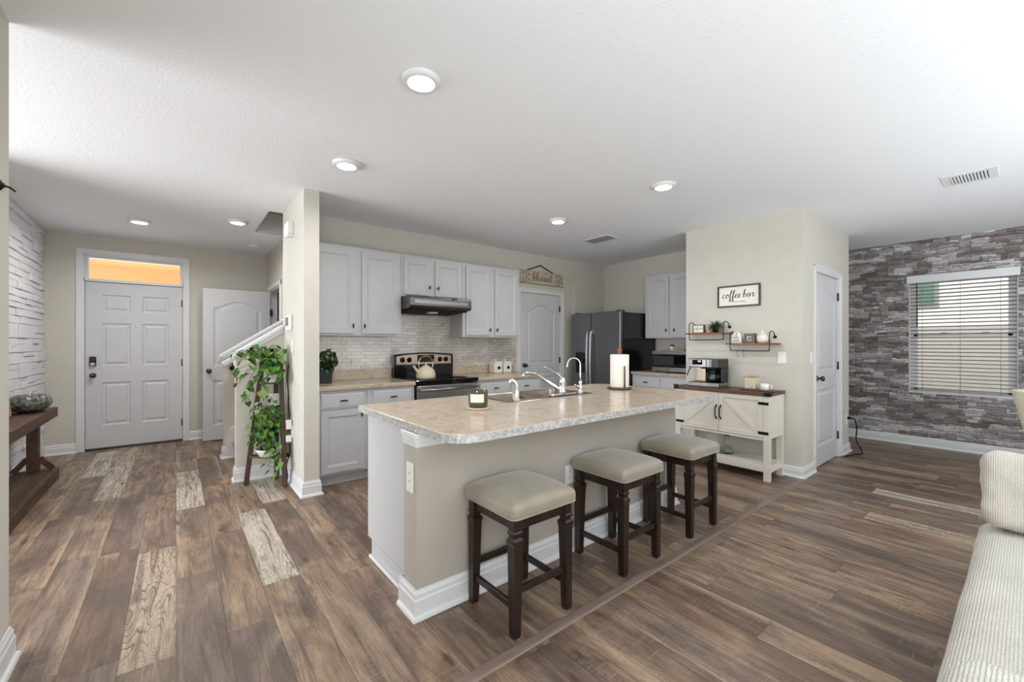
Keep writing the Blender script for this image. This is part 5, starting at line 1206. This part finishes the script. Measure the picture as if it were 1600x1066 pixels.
# ================================================================== ceiling fixtures
def lamp_thing(label, x, y, first=None):
    r = root('recessed_light', label, 'ceiling light', (x, y, H - 0.0005), 0, 'round white disc lights on the ceiling')
    b = B(); b.lathe([(0.098, 0.0), (0.096, -0.008), (0.084, -0.022), (0.068, -0.0245), (0.064, -0.0200), (0.064, 0.0)], (0, 0, 0), 40); b.obj('trim_ring', M['trim'], r)
    b = B(); b.lathe([(0.0635, -0.014), (0.060, -0.0235), (0.0, -0.0255)], (0, 0, 0), 32); b.obj('diffuser', M['lamp'], r)
    return r
for lab, x, y in (('big round ceiling light nearest the viewer', 0.952, 1.905), ('round ceiling light just in front of the white column', 0.972, 3.140), ('round ceiling light over the right end of the island', 3.155, 1.912), ('round ceiling light nearest the fridge and ceiling vent', 3.175, 3.160), ('round ceiling light nearest the white brick wall', -0.305, 5.98), ('round ceiling light left of the stairwell opening', 0.515, 5.35)):
    lamp_thing(lab, x, y)
    l = bpy.data.lights.new('ceiling_lamp', 'AREA'); l.shape = 'DISK'; l.size = 0.12; l.energy = 8 if y < 5 else 12; l.color = (1.0, 0.985, 0.96); l.spread = math.radians(165)
    o = bpy.data.objects.new('ceiling_lamp', l); C.objects.link(o); o.location = (x, y, H - 0.030)
sm = root('smoke_detector', 'small white smoke detector on the entry ceiling', 'smoke detector', (0.815, 6.50, H - 0.0005))
b = B(); b.lathe([(0.066, 0), (0.066, -0.012), (0.058, -0.026), (0.042, -0.032), (0.018, -0.034), (0, -0.034)], (0, 0, 0), 32); b.obj('body', M['plate'], sm)
v1 = root('ceiling_vent', 'flat white louvred vent on the ceiling above the fridge', 'vent', (4.17, 3.405, H - 0.0005), 0)
b = B()
for q in ((-0.13, 0.13, -0.205, -0.178, -0.007, 0), (-0.13, 0.13, 0.178, 0.205, -0.007, 0), (-0.13, -0.105, -0.178, 0.178, -0.007, 0), (0.105, 0.13, -0.178, 0.178, -0.007, 0)): b.box(*q, 0.001)
b.obj('frame', M['trim'], v1)
b = B(); b.box(-0.105, 0.105, -0.178, 0.178, -0.0015, -0.0003); b.obj('duct_shade_plate', M['dark'], v1)  # dark plate painted in for the shade between the louvres
b = B()
for k in range(7):
    Mx = Matrix.Translation((-0.090 + 0.030 * k, 0, -0.006)) @ Matrix.Rotation(math.radians(-30), 4, 'Y'); b.box(-0.0060, 0.0060, -0.175, 0.175, -0.001, 0.001, M=Mx)
b.obj('louvre_blade', M['trim'], v1)
v2 = root('ceiling_vent', 'white vent with curved dark slots on the ceiling at the right edge', 'vent', (4.885, 0.303, H - 0.0005), 0)
b = B()
for q in ((-0.16, 0.16, -0.150, -0.100, -0.006, 0), (-0.16, 0.16, 0.100, 0.150, -0.006, 0), (-0.16, -0.115, -0.0999, 0.0999, -0.006, 0), (0.115, 0.16, -0.0999, 0.0999, -0.006, 0)): b.box(*q, 0.002)
b.obj('frame', M['trim'], v2)
b = B(); b.box(-0.115, 0.115, -0.0999, 0.0999, -0.0018, -0.0004); b.obj('duct_shade_plate', M['dark'], v2)  # dark backing stands for the shade inside the duct
n = 10
for k in range(n + 1):
    b = B(); yc = -0.0999 + 0.01 + (0.1798) * k / n
    b.prism([(yc - 0.0045, -0.003), (yc + 0.0045, -0.003), (yc + 0.007, -0.011), (yc - 0.002, -0.011)], -0.1145, 0.1145, 'x')
    b.obj('louvre_blade', M['trim'], v2)

# ================================================================== fixtures on the white column
th = root('doorbell_chime', 'white boxy chime high on the white column', 'chime', (0.842, 4.395, 2.31), EAST)
b = B(); b.box(0, 0.155, -0.052, -0.0005, 0, 0.115, 0.008); b.obj('cover', M['plate'], th)
b = B(); b.box(0.03, 0.155, -0.052, -0.0005, -0.022, -0.0005, 0.004); b.obj('base', M['plate'], th)
ts = root('thermostat', 'white thermostat with grey display on the white column', 'thermostat', (0.842, 4.50, 1.425), EAST)
b = B(); b.box(0, 0.215, -0.026, -0.0005, 0, 0.145, 0.010); b.obj('case', M['plate'], ts)
b = B(); b.box(0.028, 0.150, -0.0275, -0.0262, 0.045, 0.125, 0.0005); b.obj('display', mat('lcd_grey', srgb(122, 122, 116), 0.4), ts)
plate_obj('wall_switch', 'white switch plate under the thermostat on the column', 'switch', (0.842, 4.29, 1.27), EAST, 0.072, 0.116, 'switch')
plate_obj('wall_outlet', 'white outlet on the column beside the plant stand', 'outlet', (0.842, 4.30, 0.49), EAST, 0.072, 0.116, 'outlet')
for i, z in enumerate((0.555, 0.425)):
    ad = root('power_adapter', ('upper' if i == 0 else 'lower') + ' white power adapter plugged in beside the plant stand', 'power adapter', (0.834, 4.30, z), EAST, 'white plug adapters on the column')
    b = B(); b.box(-0.026, 0.026, -0.045, 0.0, -0.042 if i == 0 else -0.03, 0.042 if i == 0 else 0.03, 0.006); b.obj('body', M['plate'], ad)
cb = root('hanging_cable', 'dark looped cable hanging on the column behind the plant stand', 'cable')
b = B(); b.tube(smooth_pts([(0.826, 4.40, 1.10), (0.822, 4.43, 0.98), (0.826, 4.39, 0.80), (0.822, 4.36, 0.70), (0.826, 4.33, 0.62)], 8), 0.0045, 6)
b.tube(smooth_pts([(0.822, 4.31, 0.375), (0.822, 4.32, 0.28), (0.80, 4.33, 0.18), (0.80, 4.29, 0.08), (0.80, 4.34, 0.012), (0.80, 4.44, 0.010)], 8), 0.0045, 6); b.obj('cable', M['black'], cb)
b = B(); b.box(0.795, 0.825, 4.36, 4.43, 0.24, 0.27, 0.006); b.obj('inline_switch', M['black'], cb)
hk = root('wall_hook', 'black metal hook on the wall edge at far left', 'hook', (-0.5345, 2.50, 1.915))
b = B(); b.lathe([(0.020, 0.0), (0.020, 0.006), (0.012, 0.010), (0.008, 0.016)], (0, 0, 0), 16, 'x'); b.tube(smooth_pts([(0.012, 0, 0), (0.025, 0.02, 0.0), (0.030, 0.06, -0.002)], 5), 0.004, 8); b.obj('hook', M['black'], hk)
# ================================================================== plants
def heart(b, p, d, L, up=(0, 0, 1), droop=0.35):
    """a heart-shaped leaf: p = stalk end, d = direction of the tip"""
    d = Vector(d).normalized(); up = Vector(up); side = d.cross(up)
    if side.length < 1e-3: side = Vector((1, 0, 0))
    side.normalize(); n = side.cross(d).normalized(); p = Vector(p)
    W = [(-0.10, 0.16), (0.0, 0.34), (0.16, 0.43), (0.36, 0.42), (0.58, 0.32), (0.80, 0.16), (1.0, 0.0)]
    rows = []
    for t, w_ in W:
        c = p + d * (L * t) - n * (droop * L * max(t, 0) ** 2)
        mid = c if t > -0.05 else p + d * (L * 0.02)
        lift = 0.22 * w_ * L
        rows.append((b.bm.verts.new(c - side * (w_ * L) + n * lift), b.bm.verts.new(c - side * (w_ * L * 0.5) + n * lift * 0.25), b.bm.verts.new(mid), b.bm.verts.new(c + side * (w_ * L * 0.5) + n * lift * 0.25), b.bm.verts.new(c + side * (w_ * L) + n * lift)))
    for k in range(len(rows) - 1):
        for j in range(4): b.face([rows[k][j], rows[k][j + 1], rows[k + 1][j + 1], rows[k + 1][j]], True)
def pothos(r, origin, vines, leaf=(0.05, 0.085), seed=1, nl=9, xmax=None, ymax=None):
    random.seed(seed); lb = [B(), B()]; vb = B(); k = 0
    for pts in vines:
        P = smooth_pts([tuple(a) for a in pts], 6); vb.tube(P, 0.0022, 5); n = len(P)
        for i in range(2, n, max(1, n // nl)):
            q = Vector(P[i]); a = random.uniform(0, 2 * PI); s = random.uniform(0.02, 0.05)
            dr = Vector((math.cos(a), math.sin(a), random.uniform(-0.4, 0.3)))
            if xmax is not None and q.x + dr.x * 0.1 > xmax: dr.x = -abs(dr.x)
            if ymax is not None and q.y + dr.y * 0.1 > ymax: dr.y = -abs(dr.y)
            e = q + dr.normalized() * s; vb.tube([q, (q + e) / 2 + Vector((0, 0, 0.006)), e], 0.0012, 4)
            heart(lb[0 if random.random() < 0.72 else 1], e, (dr.x, dr.y, dr.z - 0.75), random.uniform(*leaf), (dr.x * 0.5 - 0.35, dr.y * 0.5 - 0.35, 1.0), random.uniform(0.1, 0.4)); k += 1
    lb[0].obj('foliage', M['leaf'], r, fix=False); lb[1].obj('foliage', M['leafy'], r, fix=False); vb.obj('vine', M['vine'], r)
M['leafy'] = leafmat('pothos_leaf_new', srgb(78, 118, 38), srgb(116, 150, 56))

# corner plant ladder: three leaning rails, triangular shelves
ld = root('plant_stand', 'dark walnut triangular ladder stand against the staircase wall', 'plant stand', (0, 0, 0))
RB = [((0.500, 4.520, 0.0), (0.640, 4.565, 1.160)), ((0.775, 4.262, 0.0), (0.780, 4.520, 1.165)), ((0.755, 4.545, 0.0), (0.755, 4.600, 1.12))]
for p0, p1 in RB:
    b = B(); b.bar(p0, p1, 0.040, 0.030, 0.003, up=(0, 1, 0)); b.obj('rail', M['ladderwood'], ld)
def at_rail(i, z):
    p0, p1 = RB[i]; t = (z - p0[2]) / (p1[2] - p0[2]); return (p0[0] + (p1[0] - p0[0]) * t, p0[1] + (p1[1] - p0[1]) * t)
for z in (0.255, 0.650, 0.930):
    a, c, e_ = at_rail(0, z), at_rail(1, z), at_rail(2, z)
    m_ = ((a[0] + c[0]) / 2 - 0.012, (a[1] + c[1]) / 2 - 0.012)
    b = B(); b.prism([(a[0] - 0.005, a[1] - 0.018), m_, (c[0] - 0.018, c[1] - 0.005), (c[0] + 0.0, e_[1] + 0.0), (a[0] + 0.0, e_[1] + 0.0)], z - 0.010, z + 0.010, 'z'); b.obj('shelf', M['ladderwood'], ld)
b = B(); b.bar((0.645, 4.565, 1.10), (0.765, 4.53, 1.10), 0.02, 0.03); b.obj('top_rung', M['ladderwood'], ld)
# upper pothos in a white ridged pot
p1 = root('trailing_pothos', 'big trailing pothos in a white ribbed pot atop the ladder stand', 'plant', (0, 0, 0))
px, py, pz = 0.690, 4.470, 0.9405
b = B(); prof = [(0.040, 0.0), (0.050, 0.02), (0.056, 0.06), (0.055, 0.105), (0.050, 0.108), (0.050, 0.096), (0, 0.094)]
b.lathe(prof, (px, py, pz), 12, smooth=False); b.obj('pot', M['white_cer'], p1)
b = B(); b.lathe([(0.0495, 0.0965), (0.03, 0.102), (0, 0.104)], (px, py, pz), 20); b.obj('soil', M['soil'], p1)
o0 = (px, py, pz + 0.105); V = []
random.seed(21)
for (ex, ey, ez) in ((-0.30, -0.06, 0.19), (-0.27, -0.04, 0.02), (-0.255, -0.06, -0.10), (-0.20, -0.10, -0.26), (-0.24, -0.03, 0.12), (-0.10, -0.10, -0.20), (-0.13, -0.14, -0.10), (-0.16, -0.05, 0.24), (-0.05, -0.10, 0.22), (0.05, -0.06, 0.25), (0.09, -0.10, 0.22), (0.09, -0.14, 0.10), (0.06, -0.16, 0.0), (0.08, -0.18, -0.06), (0.0, -0.16, -0.06), (0.02, -0.10, 0.18), (-0.08, 0.02, 0.20), (-0.20, -0.02, 0.20), (-0.02, -0.15, 0.12), (-0.24, -0.06, -0.22)):
    a = o0; c = (px + ex, py + ey, pz + 0.10 + ez)
    V.append([a, (px + ex * 0.35, py + ey * 0.4, pz + 0.15 + max(ez, 0.0) * 0.6 + 0.03), (px + ex * 0.75, py + ey * 0.8, pz + 0.13 + ez * 0.6 + 0.02), c])
pothos(p1, o0, V, (0.045, 0.070), 5, 8, 0.80, 4.60)
# lower pothos in a white bowl, spilling to the floor
p2 = root('bushy_pothos', 'full green pothos in a white bowl on the bottom ladder shelf', 'plant', (0, 0, 0))
px, py, pz = 0.665, 4.420, 0.2655
b = B(); b.lathe([(0.060, 0.0), (0.075, 0.006), (0.105, 0.060), (0.108, 0.072), (0.103, 0.072), (0.098, 0.058), (0.070, 0.012), (0, 0.010)], (px, py, pz), 32); b.obj('pot', M['white_cer'], p2)
b = B(); b.lathe([(0.055, 0.012), (0.072, 0.10), (0.070, 0.105), (0.064, 0.095), (0, 0.093)], (px, py, pz), 24); b.obj('inner_pot', M['blackp'], p2)
V = []
for k in range(30):
    a = random.uniform(PI * 0.55, PI * 2.05); rr_ = random.uniform(0.05, 0.155); zt = random.uniform(0.08, 0.38) * (1.25 - rr_ * 3)
    V.append([(px, py, pz + 0.10), (px + 0.3 * rr_ * math.cos(a), py + 0.3 * rr_ * math.sin(a), pz + 0.16 + zt * 0.6), (px + 0.8 * rr_ * math.cos(a), py + 0.8 * rr_ * math.sin(a), pz + 0.14 + zt), (px + rr_ * math.cos(a), py + rr_ * math.sin(a), pz + 0.08 + zt * 0.7)])
for dx, dy, dz in ((0.02, -0.16, -0.20), (0.06, -0.17, -0.26), (-0.01, -0.15, -0.12), (0.08, -0.16, -0.15)):
    V.append([(px, py, pz + 0.12), (px + dx * 0.6, py + dy * 0.7, pz + 0.14), (px + dx * 0.95, py + dy, pz + 0.02), (px + dx, py + dy, pz + dz + 0.04)])
pothos(p2, (px, py, pz), V, (0.038, 0.058), 9, 8, 0.80, 4.60)
# things on the middle shelf
pf = root('photo_card', 'small pale patterned card standing on the middle ladder shelf', 'card', (0, 0, 0))
b = B(); Mc = Matrix.Translation((0.720, 4.475, 0.661)) @ Matrix.Rotation(math.radians(-20), 4, 'Z') @ Matrix.Rotation(math.radians(-6), 4, 'X')
b.box(-0.045, 0.045, -0.006, 0.006, 0.0, 0.17, 0.002, Mc)
mb = NT('card_print'); mb.p.inputs['Roughness'].default_value = 0.5; mb.l(mb.ramp(mb.noise(60, 4, 0.7), [(0.4, srgb(170, 180, 182)), (0.6, srgb(222, 224, 222))]), mb.p.inputs['Base Color']); b.obj('card', mb.m, pf)
fl = root('white_flower', 'white artificial flower in a little vase on the middle ladder shelf', 'flower', (0, 0, 0))
b = B(); random.seed(2); fc = Vector((0.585, 4.500, 0.735))
b.lathe([(0.018, 0.0), (0.022, 0.02), (0.012, 0.04), (0.012, 0.05), (0.010, 0.05)], (0.585, 4.50, 0.6605), 16); b.obj('vase', M['white_cer'], fl)
b = B()
for k in range(12):
    a = 2 * PI * k / 6 + (0.5 if k > 5 else 0); e = 0.2 if k < 6 else 0.9
    blade(b, fc, (math.cos(a) * math.cos(e), math.sin(a) * math.cos(e), math.sin(e)), 0.040, 0.030, 0.3, 4)
b.tube([(0.585, 4.50, 0.70), tuple(fc)], 0.0025, 5); b.obj('petal', M['paper'], fl, fix=False)
# counter plant behind the column
p3 = root('counter_plant', 'dark green plant in a black square pot on the left counter', 'plant', (1.135, 4.33, 0.9150))
b = B(); b.prism([(-0.050, 0.0), (0.050, 0.0), (0.058, 0.125), (-0.058, 0.125)], -0.055, 0.055, 'y'); b.obj('pot', M['blackp'], p3)
b = B(); b.lathe([(0.050, 0.1255), (0, 0.129)], (0, 0, 0), 16); b.obj('soil', M['soil'], p3)
V = []
random.seed(13)
for k in range(14):
    a = random.uniform(0, 2 * PI); rr_ = random.uniform(0.03, 0.085); zt = random.uniform(0.05, 0.20)
    V.append([(0, 0, 0.125), (0.4 * rr_ * math.cos(a), 0.4 * rr_ * math.sin(a), 0.13 + zt * 0.7), (rr_ * math.cos(a), rr_ * math.sin(a), 0.13 + zt)])
V.append([(0, 0, 0.125), (0.05, -0.02, 0.24), (0.10, -0.03, 0.235)])
M['leafd'] = leafmat('dark_leaf', srgb(26, 48, 26), srgb(52, 82, 40)); keep = (M['leaf'], M['leafy']); M['leaf'] = M['leafd']; M['leafy'] = M['leafd']
pothos(p3, None, V, (0.045, 0.07), 3, 5)
M['leaf'], M['leafy'] = keep

# ================================================================== entry console
co = root('console_table', 'rustic brown wooden console table against the white brick wall', 'console table', (0, 0, 0))
y0, y1 = 4.30, 5.93; x0, x1 = -1.165, -0.895
b = B(); b.box(x0, x1, y0, y1, 0.600, 0.690, 0.004); b.obj('top', M['console'], co)
b = B(); b.box(x0, x1 + 0.01, y0, y1 - 0.01, 0.0, 0.105, 0.004); b.obj('base_shelf', M['console'], co)
for yy in (5.80, 4.45):
    b = B(); b.box(-1.070, -0.995, yy - 0.04, yy + 0.04, 0.1055, 0.5995, 0.003); b.obj('post', M['console'], co)
    for s in (-1, 1):
        b = B(); xc = -1.0325; b.bar((xc + s * 0.125, yy, 0.122), (xc + s * 0.038, yy, 0.235), 0.045, 0.035, 0.002, up=(0, 1, 0)); b.obj('brace', M['console'], co)
pk = root('pumpkin', 'grey-green mottled ceramic pumpkin on the console table', 'pumpkin', (-1.018, 5.60, 0.6905))
b = B(); n = 48; rings = []
for i in range(15):
    t = PI * i / 14; rad = 0.178 * math.sin(t) ** 0.75; zz = 0.082 - 0.082 * math.cos(t)
    if i > 10: zz -= (i - 10) ** 2 * 0.0014
    ring = []
    for k in range(n):
        a = 2 * PI * k / n; m_ = 1 - 0.09 * abs(math.cos(a * 5)) ** 6; ring.append(b.bm.verts.new((rad * m_ * math.cos(a) * 0.78, rad * m_ * math.sin(a) * 1.0, zz * (1.04 - 0.06 * abs(math.cos(a * 5)) ** 6))))
    rings.append(ring)
for i in range(14):
    for k in range(n): b.face([rings[i][k], rings[i][(k + 1) % n], rings[i + 1][(k + 1) % n], rings[i + 1][k]], True)
pmx = NT('pumpkin_glaze'); pmx.p.inputs['Roughness'].default_value = 0.35; pmx.l(pmx.ramp(pmx.noise(38, 5, 0.7), [(0.38, srgb(52, 56, 54)), (0.5, srgb(92, 98, 94)), (0.66, srgb(150, 150, 142))]), pmx.p.inputs['Base Color'])
b.obj('body', pmx.m, pk)
b = B(); b.tube([(0, 0, 0.138), (0.0, 0.004, 0.160), (0.006, 0.012, 0.178)], [0.014, 0.009, 0.008], 8); b.obj('stem', M['chrome'], pk)
lf = root('leaning_frame', 'tall light-wood picture frame leaning on the white brick wall', 'picture frame', (0, 0, 0))
Mf = Matrix.Translation((-1.075, 4.46, 0.6950)) @ Matrix.Rotation(math.radians(-4.5), 4, 'Y')
b = B()
for q in ((-0.025, 0, 0, 0.035, 0, 0.95), (-0.025, 0, 0.865, 0.90, 0, 0.95), (-0.025, 0, 0.035, 0.865, 0, 0.035), (-0.025, 0, 0.035, 0.865, 0.915, 0.95)): b.box(*q, 0.002, Mf)
b.obj('frame', M['lightwood'], lf)
b = B(); b.box(-0.018, -0.010, 0.035, 0.865, 0.035, 0.915, 0, Mf); b.obj('canvas', mat('canvas_cream', srgb(226, 220, 208), 0.8), lf)
bt = root('green_bottle', 'green glass bottle on the console beside the wall edge', 'bottle', (-1.03, 4.68, 0.6905))
b = B(); b.lathe([(0.035, 0), (0.045, 0.006), (0.047, 0.17), (0.040, 0.22), (0.022, 0.26), (0.018, 0.33), (0.020, 0.335), (0.0, 0.336)], (0, 0, 0), 24); b.obj('body', mat('green_ribbed_glaze', srgb(44, 96, 66), 0.15), bt)

# ================================================================== sofa and chair at the right
sf = root('sofa', 'cream ribbed chenille sofa at the lower right of the room', 'sofa', (0, 0, 0))
b = B(); b.soft(1.36, 3.12, -0.80, 0.160, 0.24, 0.448, 0.075, 0.020, 18, lump=0.005); b.obj('seat_cushion', M['sofa'], sf)
b = B(); b.soft(1.34, 3.14, -0.98, 0.150, 0.07, 0.30, 0.05, 0, 8); b.obj('base', M['sofa'], sf)
b = B(); b.soft(0.96, 1.402, -0.96, 0.122, 0.10, 0.615, 0.065, 0.020, 16, puff=0.008, lump=0.008); b.obj('arm', M['sofa'], sf)
b = B(); b.soft(3.17, 3.50, -0.96, 0.135, 0.10, 0.560, 0.10, 0.02, 12, puff=0.01); b.obj('arm', M['sofa'], sf)
b = B(); b.soft(1.36, 3.14, -1.02, -0.78, 0.25, 0.85, 0.10, 0.02, 10, puff=0.01); b.obj('back_cushion', M['sofa'], sf)
for x in (1.10, 3.38):
    for y in (-0.88, 0.05):
        b = B(); b.lathe([(0.022, 0), (0.028, 0.075)], (x, y, 0), 12); b.obj('foot', M['stoolwood'], sf)
Mp = Matrix.Translation((2.93, -0.13, 0.470)) @ Matrix.Rotation(math.radians(4), 4, 'Z') @ Matrix.Rotation(math.radians(9), 4, 'Y')
b = B(); b.soft(-0.075, 0.085, -0.34, 0.265, 0.0, 0.335, 0.045, 0.010, 24, Mp, puff=0.012, lump=0.020); pl = tag(b.obj('throw_pillow', M['pillow']), 'cream corded cushion standing at the far end of the sofa', 'cushion')
# pale barrel chair by the dining window
ch = root('barrel_chair', 'cream barrel-backed chair just inside the right edge', 'chair', (5.10, -0.235, 0))
b = B(); n = 26; ri, ro = [], []
def ring(rad, z0f, z1f):
    out = []
    for k in range(n + 1):
        a = math.radians(-125 + 250 * k / n) + PI * 0.5; out.append((rad * math.cos(a), rad * math.sin(a), abs(k / n - 0.5) * 2))
    return out
lo_i = [b.bm.verts.new((0.205 * math.cos(a), 0.205 * math.sin(a), 0.40)) for a in [math.radians(-35 + 250 * k / n) for k in range(n + 1)]]
lo_o = [b.bm.verts.new((0.225 * math.cos(a), 0.225 * math.sin(a), 0.40)) for a in [math.radians(-35 + 250 * k / n) for k in range(n + 1)]]
hi_i = [b.bm.verts.new((0.300 * math.cos(a), 0.300 * math.sin(a), 0.94 - 0.16 * abs(k / n - 0.5) ** 2)) for k, a in enumerate([math.radians(-35 + 250 * k / n) for k in range(n + 1)])]
hi_o = [b.bm.verts.new((0.330 * math.cos(a), 0.330 * math.sin(a), 0.94 - 0.16 * abs(k / n - 0.5) ** 2)) for k, a in enumerate([math.radians(-35 + 250 * k / n) for k in range(n + 1)])]
for k in range(n):
    b.face([lo_i[k], lo_i[k + 1], hi_i[k + 1], hi_i[k]], True); b.face([lo_o[k + 1], lo_o[k], hi_o[k], hi_o[k + 1]], True); b.face([hi_i[k], hi_i[k + 1], hi_o[k + 1], hi_o[k]]); b.face([lo_i[k], lo_o[k], lo_o[k + 1], lo_i[k + 1]])
b.face([lo_i[0], hi_i[0], hi_o[0], lo_o[0]]); b.face([lo_i[n], lo_o[n], hi_o[n], hi_i[n]])
crm = mat('chair_cream_leather', srgb(226, 218, 190), 0.5); b.obj('backrest', crm, ch)
b = B(); b.lathe([(0.17, 0.36), (0.200, 0.38), (0.200, 0.44), (0.17, 0.47), (0, 0.48)], (0, 0, 0), 28); b.obj('seat', crm, ch)
for k in range(4):
    a = PI / 4 + PI / 2 * k; b = B(); b.tube([(0.22 * math.cos(a), 0.22 * math.sin(a), 0.0), (0.13 * math.cos(a), 0.13 * math.sin(a), 0.37)], [0.010, 0.016], 10); b.obj('leg', M['lightwood'], ch)
